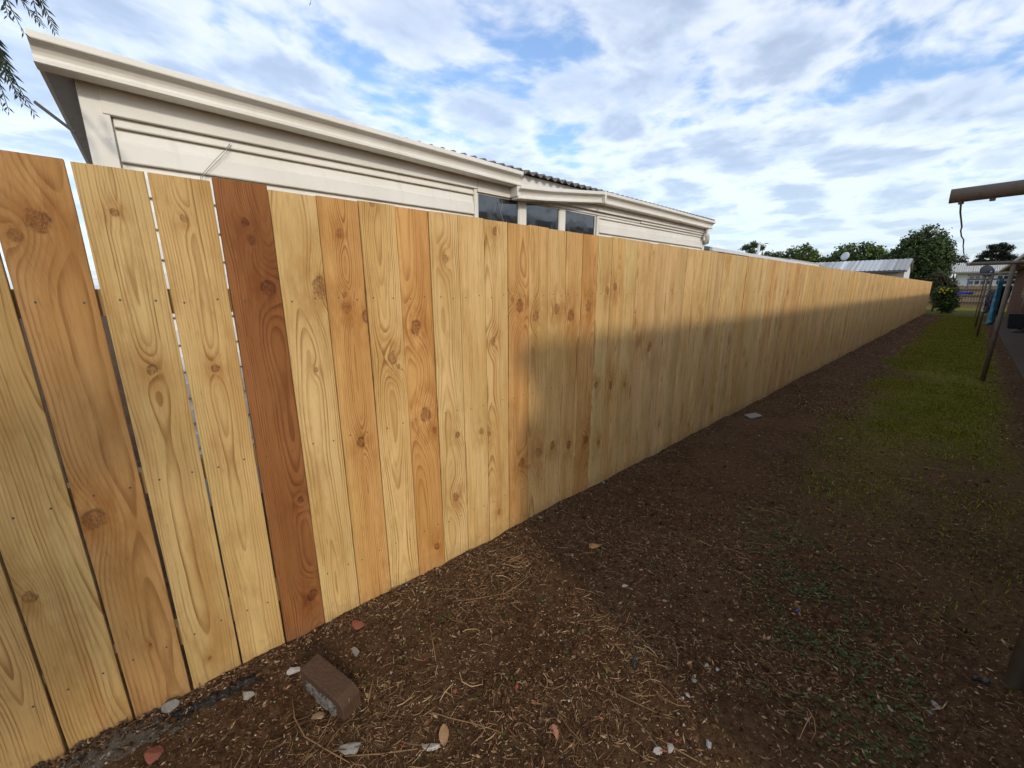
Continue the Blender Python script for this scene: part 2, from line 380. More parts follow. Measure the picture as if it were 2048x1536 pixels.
def soil_material():
    m, nb, b = new_mat('garden_soil', 0.95, 0.1)
    P = nb.pos(); x, y, z = nb.sep(P)
    n1 = nb.noise(P, 1.7, 5, 0.6); n2 = nb.noise(P, 28.0, 5, 0.65); n3 = nb.noise(P, 120.0, 4, 0.7)
    c = nb.mix(nb.ss(n1, 0.35, 0.65), (0.062, 0.0315, 0.0145), (0.106, 0.058, 0.0275))
    c = nb.mix(nb.ss(n2, 0.42, 0.66, 0, 0.8), c, (0.140, 0.079, 0.039))
    c = nb.mix(nb.ss(n3, 0.5, 0.7, 0, 0.6), c, (0.022, 0.011, 0.0055))
    c = nb.mix(nb.ss(n3, 0.66, 0.72, 0, 0.7), c, (0.26, 0.165, 0.09))
    # lawn: turf thatch showing between the blades
    gm = nb.noise(nb.vmul(P, (1.0, 0.6, 0)), 1.4, 4, 0.6)
    gx = nb.m('MULTIPLY', nb.ss(x, 0.72, 1.25), nb.ss(x, 1.95, 2.25, 1, 0))
    gy = nb.ss(y, 2.2, 7.5)
    g = nb.m('MULTIPLY', nb.m('MULTIPLY', gx, gy), nb.ss(gm, 0.28, 0.5))
    gf = nb.ss(y, 31.0, 33.5); far = nb.m('MAXIMUM', g, gf)
    gc = nb.mix(nb.ss(n2, 0.35, 0.65), (0.088, 0.090, 0.009), (0.175, 0.165, 0.019))
    c = nb.mix(nb.m('MULTIPLY', far, 0.85), c, gc)
    nb.put(b.inputs['Base Color'], c)
    hh = nb.m('ADD', nb.m('MULTIPLY', n2, 0.7), nb.m('MULTIPLY', n3, 0.5))
    nb.put(b.inputs['Normal'], nb.bump(hh, 1.0, 0.02))
    return m
M_soil = soil_material()
def axis(segs):
    out = [segs[0][0]]
    for a, b_, st in segs:
        n = max(1, round((b_-a)/st)); out += [a+(b_-a)*(i+1)/n for i in range(n)]
    return out
xs = axis([(-600, -60, 180), (-60, -8, 13), (-8, -1, 0.7), (-1, -0.1, 0.15), (-0.1, 2.3, 0.02), (2.3, 4, 0.1), (4, 12, 1), (12, 60, 12), (60, 600, 180)])
ys = axis([(-600, -60, 180), (-60, -6, 13), (-6, -1, 0.5), (-1, 3.2, 0.02), (3.2, 8, 0.06), (8, 20, 0.3), (20, 40, 0.8), (40, 120, 8), (120, 1200, 180)])
gv = [(x, y, ground_z(x, y)) for y in ys for x in xs]
nx = len(xs)
gf_ = [(j*nx+i, j*nx+i+1, (j+1)*nx+i+1, (j+1)*nx+i) for j in range(len(ys)-1) for i in range(nx-1)]
me = bpy.data.meshes.new('ground'); me.from_pydata(gv, [], gf_); me.polygons.foreach_set('use_smooth', [True]*len(gf_))
me.materials.append(M_soil)
ground = bpy.data.objects.new('ground', me); col.objects.link(ground); tag(ground, kind='structure')

# concrete path beside the brick house
M_conc = simple('old_concrete', (0.075, 0.057, 0.040), 0.9, 0.15, 0.25, 1.5, 0.4, 60, dirt=((0.07, 0.06, 0.05), 0.5, 0.6), coords='pos')
pb = MB()
pb.box((2.36, 1.2, -0.1), (3.2, 31.5, 0.035)); path = pb.build('path', M_conc, bevel=0.01); tag(path, kind='structure')

# ------------------------------------------------------------------ paling fence
FH = 1.734
fence = empty('paling_fence', (0, 0, 0))
tag(fence, 'long new pine paling fence of upright boards running down the yard', 'fence')
BW = 0.15; Y0 = -0.1114
# (px, py, radius m) of knots seen on the near boards
KN = [(75, 440, .020), (190, 1040, .022), (60, 1195, .013), (30, 470, .012),
      (229, 425, .008), (305, 740, .011), (300, 1290, .004), (368, 437, .008), (432, 737, .010), (420, 1316, .005),
      (490, 445, .010), (503, 480, .011), (537, 578, .020), (602, 1000, .010), (625, 1190, .018), (540, 600, .006),
      (642, 575, .026), (632, 740, .007), (680, 467, .012), (693, 615, .017), (735, 632, .018), (722, 885, .016), (690, 590, .008),
      (785, 715, .019), (797, 732, .008), (745, 405, .012), (832, 655, .022), (852, 830, .025), (870, 860, .010),
      (890, 518, .013), (915, 870, .012), (912, 993, .017), (874, 1092, .015), (963, 862, .013), (990, 462, .012), (986, 683, .016), (998, 1025, .012),
      (978, 868, .012), (1040, 612, .024), (1025, 600, .012), (1043, 925, .020), (1072, 632, .020), (1077, 905, .022),
      (1114, 618, .022), (1105, 890, .018), (1142, 632, .026), (1138, 890, .018), (1177, 612, .024), (1172, 880, .020),
      (1192, 770, .016), (1215, 580, .018), (1197, 885, .014), (1230, 575, .018), (1250, 770, .014), (1297, 698, .018), (1220, 770, .020)]
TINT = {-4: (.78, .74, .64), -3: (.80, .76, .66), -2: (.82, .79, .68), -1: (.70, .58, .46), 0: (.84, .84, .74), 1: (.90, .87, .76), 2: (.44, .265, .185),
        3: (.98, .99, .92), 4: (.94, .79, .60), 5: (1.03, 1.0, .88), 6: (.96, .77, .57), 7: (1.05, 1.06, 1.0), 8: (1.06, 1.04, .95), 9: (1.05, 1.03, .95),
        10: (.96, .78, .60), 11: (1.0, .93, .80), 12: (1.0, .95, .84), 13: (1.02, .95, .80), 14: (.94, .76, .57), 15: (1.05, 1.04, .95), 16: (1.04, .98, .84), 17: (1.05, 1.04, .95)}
HEART = {2: .9, 4: .7, 6: .9, 10: .8, 14: .8, -1: .8, 9: .9, 1: .5}
GAP = {-3: .006, -2: .007, -1: .0065, 0: .0085, 1: .006, 2: .0075, 3: .003, 4: .0035}   # gap to the left of board
board_k = {}
for px, py, r in KN:
    P = on_x(px, py, 0.0); i = math.floor((P.y-Y0)/BW)
    board_k.setdefault(i, []).append((P.y-(Y0+(i+0.5)*BW), P.z, r))
rb = random.Random(21)
NB_LO, NB_HI = -9, 223
nail = MB(); nail_n = 10
def make_board(i):
    g0 = GAP.get(i, rb.uniform(.0015, .005)); g1 = GAP.get(i+1, .003)
    w0 = -BW/2 + g0/2 + rb.uniform(-.0006, .0006); w1 = BW/2 - g1/2
    far = i > 60
    top = FH + rb.uniform(-.0042, .0042) + (0.012 if i == 2 else 0) + max(0, i-40)*0.0002
    lean = rb.uniform(-.002, .002); t = 0.019 + rb.uniform(-.001, .001); bow = rb.uniform(-.003, .003)
    ns = 2 if far else 14
    zs = [-0.06 + (top+0.06)*k/ns for k in range(ns+1)]
    verts = []; faces = []
    for k, z in enumerate(zs):
        e0 = 0 if far else 0.0011*noise.noise(Vector((z*9, i*3.1, 0))); e1 = 0 if far else 0.0011*noise.noise(Vector((z*9, i*3.1+50, 0)))
        xo = bow*math.sin(z/FH*math.pi); s = lean*(z/FH)
        c = 0.0012
        ring = [(xo-t, w0+e0+s, z), (xo-c, w0+e0+s, z), (xo, w0+e0+c+s, z), (xo, w1+e1-c+s, z), (xo-c, w1+e1+s, z), (xo-t, w1+e1+s, z)]
        if k == ns: ring = [(a, b_, c_+0.0035*(b_/BW)*rb.uniform(-1, 1)) for a, b_, c_ in ring]
        verts += ring
    n = 6
    for k in range(ns):
        for q in range(n):
            r_ = (q+1) % n; faces.append((k*n+q, k*n+r_, (k+1)*n+r_, (k+1)*n+q))
    faces.append(tuple(range(n-1, -1, -1))); faces.append(tuple(ns*n+q for q in range(n)))
    me = bpy.data.meshes.new('paling'); me.from_pydata(verts, [], faces); me.materials.append(M_wood)
    o = bpy.data.objects.new('paling', me); col.objects.link(o); o.parent = fence
    xoff = rb.uniform(-.0015, .0015) if i > 3 else rb.uniform(-.003, .003)
    o.location = (xoff, Y0+(i+0.5)*BW, 0)
    o['seed'] = rb.uniform(0, 50.0)
    tn = TINT.get(i)
    if tn is None:
        b_ = rb.uniform(.92, 1.08); k = rb.random()
        tn = (b_, b_*rb.uniform(.84, .90), b_*rb.uniform(.64, .74)) if k < .22 else (b_, b_*rb.uniform(.94, 1.02), b_*rb.uniform(.82, .98))
    o['tint'] = [float(c) for c in tn]
    o['heart'] = float(HEART.get(i, rb.choice([0, 0, .3, .5, .8])))
    o['pith'] = [rb.uniform(-.09, .09), rb.uniform(.008, .07), rb.uniform(-.03, .03)]
    o['ring'] = rb.uniform(0, 1)
    ks = list(board_k.get(i, []))
    if len(ks) < 3 and (i > 17 or i < -1):
        for _ in range(rb.randint(0, 2)): ks.append((rb.uniform(-.06, .06), rb.uniform(.1, 1.7), rb.uniform(.006, .018)))
    nh = min(5, len(board_k.get(i, [])))
    ks = ks[:5]
    st = [rb.uniform(.6, 1.0) if q < nh else rb.uniform(.1, .7) for q in range(6)]
    o['ks_a'] = st[:3]; o['ks_b'] = st[3:]
    for q in range(5): o['k%d' % q] = [float(c) for c in (ks[q] if q < len(ks) else (0, 0, 0))]
    for z in (0.24, 0.82, 1.375):
        for u in (-.038, .038):
            yy = o.location.y+u+rb.uniform(-.008, .008); zz = z+rb.uniform(-.007, .007); xx = xoff+bow*math.sin(zz/FH*math.pi)
            r = 0.0030
            vs_ = [(xx+.0006, yy+r*math.cos(a*math.pi/3), zz+r*1.2*math.sin(a*math.pi/3)) for a in range(6)]
            nail.add(vs_+[(xx-.002, v[1], v[2]) for v in vs_], [tuple(range(6))]+[(a, (a+1) % 6, (a+1) % 6+6, a+6) for a in range(6)])
    return o
for i in range(NB_LO, NB_HI): make_board(i)
tag(nail.build('nail_heads', M_nail, fence), kind='stuff')
ya, yb = Y0+NB_LO*BW, Y0+NB_HI*BW
y = ya
while y < yb-0.1:
    y2 = min(y+4.8, yb)
    for z in (0.24, 0.82, 1.375):
        r_ = MB(); r_.box((-0.072, y+.002, z-.037), (-0.0235, y2-.002, z+.037)); r_.build('rail', M_rail, fence)
    y = y2
y = ya+0.3
while y < yb:
    r_ = MB(); r_.box((-0.175, y-.05, -.05), (-0.0745, y+.05, 1.62)); r_.build('post', M_rail, fence); y += 2.4

# ------------------------------------------------------------------ cream weatherboard house behind the fence
WX = -1.5
house = empty('weatherboard_house', (WX, 3.4, 0))
tag(house, 'cream weatherboard house with white gutters behind the near end of the fence', 'house')
HL, HR = -0.11, 7.0
def hpart(mb, name, mat, parent=None, **k):
    o = mb.build(name, mat, None, **k)
    o.parent = parent or house
    o.matrix_parent_inverse = (Matrix.Translation((-WX, -3.4, 0)))
    return o
mb = MB(); mb.box((WX-7, HL+0.02, 0.0), (WX-0.022, HR-0.02, 2.44)); hpart(mb, 'wall', M_cream)
def weatherboards(y0, y1, ztop, zbot, pitch=0.163):
    z = ztop
    while z > zbot:
        zb = max(z-pitch, zbot)
        mb = MB()
        poly = [(-.020, zb), (.010, zb), (.013, zb+.004), (.010, zb+pitch*.55), (.0, zb+pitch*.64), (-.010, z-.014), (-.016, z-.002), (-.020, z-.002)]
        mb.prism(poly, [lambda a, b_, yy=yy: (WX+a, yy, b_) for yy in (y0, y1)])
        hpart(mb, 'weatherboard', M_cream)
        z = zb-.0005
weatherboards(HL+0.10, 2.285, 2.236, 0.30)
weatherboards(4.13, HR-0.06, 2.236, 0.30)
weatherboards(2.30, 4.115, 1.20, 0.30)
mb = MB(); mb.box((WX-.02, HL+.1, 0.02), (WX-.001, HR-.1, 0.298)); hpart(mb, 'base_board', M_soffit)
# narrow strip and frieze boards under the gutter
mb = MB(); mb.prism([(-.02, 2.2375), (.008, 2.2375), (.010, 2.242), (-.008, 2.285), (-.02, 2.285)], [lambda a, b_, yy=yy: (WX+a, yy, b_) for yy in (HL+.10, 2.285)]); hpart(mb, 'weatherboard', M_cream)
mb = MB(); mb.prism([(-.02, 2.2375), (.002, 2.2375), (.004, 2.242), (.001, 2.262), (-.02, 2.262)], [lambda a, b_, yy=yy: (WX+a, yy, b_) for yy in (4.13, HR-.06)]); hpart(mb, 'weatherboard', M_cream)
for (ya_, yb_, z0, z1, xo) in ((HL+.065, 2.318, 2.288, 2.44, .022), (2.322, 2.86, 2.262, 2.44, .022), (2.864, 5.02, 2.266, 2.50, .012), (5.026, HR-.03, 2.268, 2.50, .022)):
    mb = MB(); mb.box((WX-.02, ya_, z0), (WX+xo, yb_, z1)); hpart(mb, 'frieze_board', M_cream, bevel=.003)
# corner boards
mb = MB(); mb.box((WX-.10, HL-.012, .02), (WX+.016, HL+.092, 2.42)); hpart(mb, 'corner_board', M_cream, bevel=.003)
mb = MB(); mb.box((WX-.10, HR-.055, .02), (WX+.014, HR+.01, 2.44)); hpart(mb, 'corner_board', M_cream, bevel=.003)
mb = MB(); mb.box((WX-.02, 4.085, 1.2), (WX+.012, 4.125, 2.26)); hpart(mb, 'corner_board', M_cream, bevel=.003)
mb = MB(); mb.box((WX-.02, 2.288, 1.2), (WX+.014, 2.32, 2.285)); hpart(mb, 'corner_board', M_cream, bevel=.003)
# window band
mb = MB(); mb.box((WX-.02, 2.31, 1.2), (WX+.03, 4.09, 1.235)); sill = None
win = hpart(mb, 'window', M_alu)
def sub(mb, name, mat, parent, **k):
    o = mb.build(name, mat, None, **k); o.parent = parent
    o.matrix_parent_inverse = Matrix.Translation((0, 0, 0)); return o
for (a_, b_) in ((2.325, 2.835), (2.925, 3.43), (3.515, 4.06)):
    mb = MB(); mb.box((WX-.012, a_+.012, 1.25), (WX-.006, b_-.012, 2.25)); sub(mb, 'pane', M_glass, win)
    mb = MB()
    mb.box((WX-.02, a_, 1.236), (WX+.004, a_+.0115, 2.26)); mb.box((WX-.02, b_-.0115, 1.236), (WX+.004, b_, 2.26))
    mb.box((WX-.02, a_+.0115, 2.2505), (WX+.002, b_-.0115, 2.26)); mb.box((WX-.02, a_+.0115, 1.236), (WX+.004, b_-.0115, 1.249))
    sub(mb, 'frame', M_alu, win)
for (a_, b_) in ((2.8355, 2.9245), (3.4305, 3.5145)):
    mb = MB(); mb.box((WX-.02, a_, 1.236), (WX+.010, b_, 2.26)); sub(mb, 'mullion', M_cream, win)
# gutters: ogee section swept along the eave
OG = [(0, 0.115), (0, 0), (.082, 0), (.088, .004), (.088, .020), (.078, .025), (.0775, .036), (.081, .050), (.089, .063), (.100, .073), (.113, .079), (.124, .082), (.126, .086), (.126, .112), (.122, .115), (.118, .115), (.118, .09), (.012, .03), (.008, .115)]
def gutter(pts, x0, name='gutter'):
    mb = MB()
    mb.prism(OG, [lambda a, b_, q=q: (x0+a+(q[2] if len(q) > 2 else 0), q[0], q[1]+b_) for q in pts])
    return hpart(mb, name, M_cream)
gutter([(-0.235, 2.410), (0.8, 2.392), (2.735, 2.352)], WX+.05)
gutter([(2.71, 2.240), (3.1, 2.270), (3.55, 2.318), (3.95, 2.362), (4.02, 2.368), (5.2, 2.368), (6.98, 2.358)], WX+.045)
mb = MB(); mb.box((WX+.044, 4.0, 2.364), (WX+.1745, 4.030, 2.486)); hpart(mb, 'gutter_bracket', M_cream, bevel=.003)
mb = MB(); mb.box((WX+.024, 2.70, 2.262), (WX+.13, 2.738, 2.351)); hpart(mb, 'gutter_bracket', M_cream, bevel=.004)
# downpipe with an elbow at the far corner
mb = MB(); mb.tube([(WX+.09, 6.90, 2.357), (WX+.09, 6.90, 2.25), (WX+.085, 6.93, 2.20), (WX+.05, 7.00, 2.17), (WX-.05, 7.06, 2.16)], [.036, .036, .037, .040, .036], 12)
dp = hpart(mb, 'downpipe', M_alu, smooth=True)
mb = MB(); mb.tube([(WX+.09, 6.90, 2.27), (WX+.09, 6.90, 2.245)], .042, 12); sub(mb, 'collar', M_alu, dp)
# soffit overhang at the end wall and along the eave
mb = MB(); mb.box((WX-7, -0.215, 2.412), (WX+.048, HL-.014, 2.44)); mb.box((WX-7, HL-.014, 2.4405), (WX+.03, 7.05, 2.46)); hpart(mb, 'soffit', M_soffit)
mb = MB(); mb.box((WX-7, -0.232, 2.414), (WX+.046, -0.2155, 2.50)); hpart(mb, 'barge_board', M_cream)
# white board under the roofing between the two gutters
mb = MB(); mb.box((WX+.026, 2.72, 2.30), (WX+.043, 7.02, 2.485)); hpart(mb, 'fascia', M_cream)
# corrugated roofing
mb = MB(); n = 620; sl = math.tan(R(11)); V = []; Fc = []
for k in range(n+1):
    yy = -0.225+(7.08+0.225)*k/n; w = 0.016*math.sin(2*math.pi*yy/0.105)
    for xx in (WX+.115, WX-3.4): V.append((xx, yy, 2.500+(WX+.115-xx)*sl+w))
    for xx in (WX+.115,): V.append((xx, yy, 2.486+w))
for k in range(n):
    a = k*3; Fc += [(a, a+1, a+4, a+3), (a, a+3, a+5, a+2)]
mb.add(V, Fc); rf = hpart(mb, 'roof', M_tile, smooth=True)
mb = MB(); mb.prism([(0, 0), (3.4, 0), (3.4, -.9)], [lambda a, b_, yy=yy: (WX-3.4-a+0.0, yy, 2.500+(.115+3.4)*sl+b_) for yy in (-.2, 7.0)]); sub(mb, 'rear_slope', M_tile, rf)
# loose thin cable hanging over the boards
M_cable = simple('grey_cable', (0.30, 0.29, 0.27), 0.5, 0.3, 0.1)
def wall_pt(px, py, off=.03): return on_x(px, py, WX+off)
mb = MB()
mb.tube([wall_pt(460, 287, .006), wall_pt(452, 298), wall_pt(430, 320), wall_pt(412, 340), wall_pt(402, 352), wall_pt(398, 372)], .0016, 5)
mb.tube([wall_pt(463, 290, .006), wall_pt(455, 301), wall_pt(436, 322), wall_pt(416, 342), wall_pt(405, 354), wall_pt(400, 374)], .0016, 5)
hpart(mb, 'loose_cable', M_cable)
mb = MB(); mb.tube([wall_pt(1003, 400, .03), wall_pt(1005, 408), wall_pt(1001, 425), wall_pt(1006, 440), wall_pt(1012, 455)], .002, 5); hpart(mb, 'loose_cable', M_cable)
# open awning sash on the end wall
mb = MB(); a = on_x(68, 202, WX-.25); b_ = on_x(150, 264, WX-.25)
d = (b_-a); nrm = Vector((0, -d.z, d.y)).normalized()*.006
V = []
for xo in (-.03, .0):
    for q in (a-nrm, b_-nrm, b_+nrm, a+nrm): V.append((q.x+xo, q.y, q.z))
mb.add(V, [(0, 1, 2, 3), (7, 6, 5, 4), (0, 4, 5, 1), (1, 5, 6, 2), (2, 6, 7, 3), (3, 7, 4, 0)]); hpart(mb, 'awning_sash', M_blackplastic)

# ------------------------------------------------------------------ brick house on the right (its eave throws the shade on the fence)
def brick_mat():
    m, nb, b = new_mat('red_brick', 0.85, 0.2)
    x, y, z = nb.sep(nb.pos())
    br = nb.n('ShaderNodeTexBrick'); nb.put(br.inputs['Vector'], nb.xyz(nb.m('ADD', y, x), z, 0.0))
    br.inputs['Scale'].default_value = 1.0
    br.inputs['Brick Width'].default_value = 0.24; br.inputs['Row Height'].default_value = 0.086; br.inputs['Mortar Size'].default_value = 0.008
    br.inputs['Color1'].default_value = (0.15, 0.048, 0.022, 1); br.inputs['Color2'].default_value = (0.105, 0.034, 0.018, 1); br.inputs['Mortar'].default_value = (0.10, 0.072, 0.052, 1)
    f = nb.noise(nb.pos(), 3.0, 4, 0.6); f = nb.m('ADD', 0.7, nb.m('MULTIPLY', f, 0.6))
    nb.put(b.inputs['Base Color'], nb.mix(1.0, br.outputs[0], nb.xyz(f, f, f), 'MULTIPLY'))
    nb.put(b.inputs['Normal'], nb.bump(nb.m('SUBTRACT', 1.0, br.outputs[1]), 0.5, 0.006))
    return m
M_brick = brick_mat()
M_brown = simple('brown_trim', (0.22, 0.15, 0.085), 0.7, 0.3, 0.15, 5)
M_roof2 = simple('brown_roof_tiles', (0.10, 0.072, 0.055), 0.9, 0.2, 0.3, 3, 0.5, 30, coords='pos')
bh = empty('brick_house', (3.14, 16, 0)); tag(bh, 'red brick house with brown eaves and downpipes at the right edge', 'house')
def bpart(mb, name, mat, **k):
    o = mb.build(name, mat, None, **k); o.parent = bh; o.matrix_parent_inverse = Matrix.Translation((-3.14, -16, 0)); return o
BY0, BY1 = 1.34, 38.0
mb = MB(); mb.box((3.14, BY0, 0), (10.5, BY1, 2.36)); bpart(mb, 'wall', M_brick)
mb = MB(); mb.box((3.0, .81, 0), (3.26, BY0-.002, 2.33)); bpart(mb, 'added_shade_pier', M_brick)  # unseen pier, added to straighten the left edge of the fence shadow
mb = MB(); mb.box((2.585, BY0-.38, 2.362), (11, BY1+.4, 2.39)); bpart(mb, 'soffit', M_brown)
mb = MB(); mb.box((2.56, BY0-.40, 2.335), (2.584, BY1+.4, 2.47)); bpart(mb, 'fascia', M_brown)
mb = MB(); mb.prism([(0, .11), (0, 0), (.09, 0), (.11, .03), (.11, .11)], [lambda a, b_, yy=yy: (2.559-a, yy, 2.345+b_) for yy in (BY0-.42, BY1+.42)]); bpart(mb, 'gutter', simple('beige_gutter', (0.42, 0.38, 0.31), .5, .4))
mb = MB(); mb.prism([(2.52, 2.472), (7.2, 4.1), (11.2, 2.472)], [lambda a, b_, yy=yy: (a, yy, b_) for yy in (BY0-.42, BY1+.42)]); bpart(mb, 'roof', M_roof2)
for yy in (20.5, 23.0, 26.5, 12.0):
    mb = MB(); mb.tube([(2.66, yy, 2.37), (2.98, yy, 2.2), (3.06, yy, 2.05), (3.06, yy, .12)], .036, 8); bpart(mb, 'downpipe', simple('grey_downpipe%d' % yy, (0.36, 0.31, 0.27), .6, .3), smooth=True)
for yy in (18.2, 28.0):
    mb = MB(); mb.box((3.10, yy, 1.0), (3.135, yy+1.4, 2.05)); w_ = bpart(mb, 'window', M_brown)
    mb = MB(); mb.box((3.09, yy+.06, 1.06), (3.098, yy+1.34, 1.99)); o = mb.build('pane', M_glass); o.parent = w_

# ------------------------------------------------------------------ T-post clothes lines
M_galv = simple('weathered_galvanised_pipe', (0.155, 0.126, 0.093), 0.65, 0.35, 0.3, 9, 0.15, 60, dirt=((0.12, 0.085, 0.055), 0.52, 0.7), metal=0.25)
M_wire = simple('line_wire', (0.26, 0.26, 0.27), 0.5, 0.4, 0.2, 10)
def tpost(y, px_, x0, x1, zb, rad, label, dz=0.0, bolt=False):
    t = empty('clothesline_post', (px_, y, 0)); tag(t, label, 'clothesline post', 'steel clothesline posts in a row')
    mb = MB(); mb.tube([(0, 0, -.1), (0, 0, zb-rad*.9)], rad, 14); mb.build('pole', M_galv, t, smooth=True)
    mb = MB(); mb.tube([(x0-px_, 0, zb), (x1-px_, 0, zb+dz)], rad*.98, 14); c = mb.build('crossbar', M_galv, t, smooth=True)
    if bolt:
        for bx in (.03, .10, .45, .8):
            mb = MB(); mb.tube([(x0-px_+bx, 0, zb-rad*1.25), (x0-px_+bx, 0, zb-rad*.7)], .007, 8); mb.build('eye_bolt', M_galv, c)
    return t
tpost(2.13, 1.94, 1.492, 2.42, 1.715, .0235, 'nearest rusty steel clothesline post, crossbar cut off by the right edge', .01, True)
tpost(9.41, 1.935, 1.47, 2.42, 1.765, .027, 'second clothesline post, leaning pole standing on the lawn before the path', .0)
tpost(17.9, 1.905, 1.43, 2.36, 1.79, .026, 'third clothesline post beside the hanging blue towel', .0)
tpost(22.5, 1.885, 1.40, 2.34, 1.72, .026, 'farthest clothesline post with the blue hanger on its crossbar', .0)
def wire(p0, p1, sag, label, kink=0.0, seed=1, r=.0016):
    rr = random.Random(seed); pts = []
    N = 40
    for k in range(N+1):
        t = k/N; p = Vector(p0).lerp(Vector(p1), t); p.z -= sag*4*t*(1-t)
        if 0 < k < N: p.x += rr.uniform(-1, 1)*kink; p.z += rr.uniform(-1, 1)*kink
        pts.append(p)
    mb = MB(); mb.tube(pts, r, 6); o = mb.build('line_wire', M_wire, smooth=True); tag(o, label, 'wire', 'clothesline wires'); return o
wire((1.522, 2.13, 1.688), (1.50, 9.41, 1.79), .10, 'kinked wire dangling from the end of the nearest clothesline crossbar', .0045, 3, .0028)
wire((1.97, 2.13, 1.69), (1.985, 9.41, 1.80), .09, 'slack wire near the right edge between the two nearest clothesline posts', .003, 5, .0028)
for k, xx in enumerate((1.55, 1.80, 2.05)):
    wire((xx, 9.41, 1.79), (xx-.05, 17.9, 1.81), .12, 'thin wire strung from the second to the third clothesline post, %s' % ('outer end', 'middle', 'inner end')[k], .001, 8+k)

# towel, garments, hanger
def cloth(name, x0, x1, y0, y1, z0, z1, mat, label, cat, seed=0, amp=.02, nf=3):
    rr = random.Random(seed); nxg, nzg = 14, 16; V = []; Fc = []
    for iz in range(nzg+1):
        for ix in range(nxg+1):
            s = ix/nxg; t = iz/nzg
            w = amp*math.sin(s*nf*2*math.pi+t*1.5+seed)*(.3+.7*(1-t))
            V.append((x0+(x1-x0)*s*(0.8+.2*t)+w, y0+(y1-y0)*s+w*.6, z0+(z1-z0)*t+(.02*math.sin(s*5+seed) if iz == 0 else 0)))
    for iz in range(nzg):
        for ix in range(nxg):
            a = iz*(nxg+1)+ix; Fc.append((a, a+1, a+nxg+2, a+nxg+1))
    mb = MB(); mb.add(V, Fc); o = mb.build(name, mat, smooth=True)
    sm = o.modifiers.new('thick', 'SOLIDIFY'); sm.thickness = .006
    return tag(o, label, cat)
M_towel = simple('turquoise_towel', (0.06, 0.24, 0.34), .95, .1, .25, 4, .3, 200, dirt=((0.22, 0.42, 0.52), .48, .8))
cloth('towel', 1.955, 2.015, 13.85, 14.15, .62, 1.60, M_towel, 'turquoise blue towel hanging from the clothesline', 'towel', 2, .05, 2)
M_black = simple('black_cloth', (0.015, 0.015, 0.02), .9, .1, .2, 8)
M_stripe = simple('white_dark_print', (0.45, 0.46, 0.5), .9, .1, .2, 9, dirt=((0.03, 0.03, 0.05), .45, .95))
cloth('shirt', 2.02, 2.22, 15.0, 15.5, .75, 1.45, M_black, 'black garment hanging behind the turquoise towel', 'garment', 5)
cloth('printed_shirt', 1.86, 2.02, 15.8, 16.2, .80, 1.35, M_stripe, 'dark and white printed garment left of the turquoise towel', 'garment', 9, .03)
M_blue = simple('blue_plastic', (0.03, 0.07, 0.42), .4, .4, .1)
hz = on_y(1932, 588, 22.4)
hg = empty('peg_hanger', (1.43, 22.42, 0)); tag(hg, 'blue plastic peg hanger on the farthest clothesline crossbar', 'hanger')
mb = MB()
V = []
for s in (-1, 1):
    for k in range(16):
        a = 2*math.pi*k/16; V.append((.20*math.cos(a), .12*math.sin(a), 1.225+.04*s))
mb.add(V, [tuple(range(15, -1, -1)), tuple(range(16, 32))]+[(k, (k+1) % 16, (k+1) % 16+16, k+16) for k in range(16)]); mb.build('dish', M_blue, hg)
mb = MB()
for a in (0, 2.1, 4.2): mb.tube([(.17*math.cos(a), .1*math.sin(a), 1.25), (0, 0, 1.44)], .006, 5)
mb.tube([(0, 0, 1.44), (0, 0, 1.69)], .012, 6); mb.build('hook', M_blue, hg)

# bits by the brick wall
mb = MB(); box_ = empty('gas_meter_box', (3.08, 21.5, 0)); tag(box_, 'pale grey meter box on the brick wall behind the towel', 'meter box')
mb.box((-.16, -.22, 1.05), (.055, .22, 1.40)); mb.build('case', simple('pale_grey_box', (.42, .42, .42), .5, .3), box_, bevel=.01)
mb = MB(); mb.box((-.168, -.16, 1.16), (-.161, .16, 1.31)); mb.build('cover', simple('grey_cover', (.22, .22, .23), .5, .3), box_)
bn = empty('rubbish_bin', (2.80, 22.5, 0)); tag(bn, 'black bin standing on the path against the brick wall', 'bin')
mb = MB(); mb.prism([(-.22, -.22), (.22, -.22), (.22, .22), (-.22, .22)], [lambda a, b_: (a*.8, b_*.8, .04), lambda a, b_: (a, b_, .50)]); mb.build('body', M_blackplastic, bn, bevel=.02)
mb = MB(); mb.box((-.24, -.24, .502), (.24, .24, .54)); mb.build('lid', M_blackplastic, bn, bevel=.015)
hs = empty('coiled_hose', (2.84, 20.4, .036)); tag(hs, 'dark coiled hose lying on the path by the bin', 'hose')
mb = MB(); mb.tube([((.22-.0012*k)*math.cos(k*.35), (.22-.0012*k)*math.sin(k*.35), .02+.0009*k) for k in range(80)], .014, 6); mb.build('coil', M_blackplastic, hs, smooth=True)

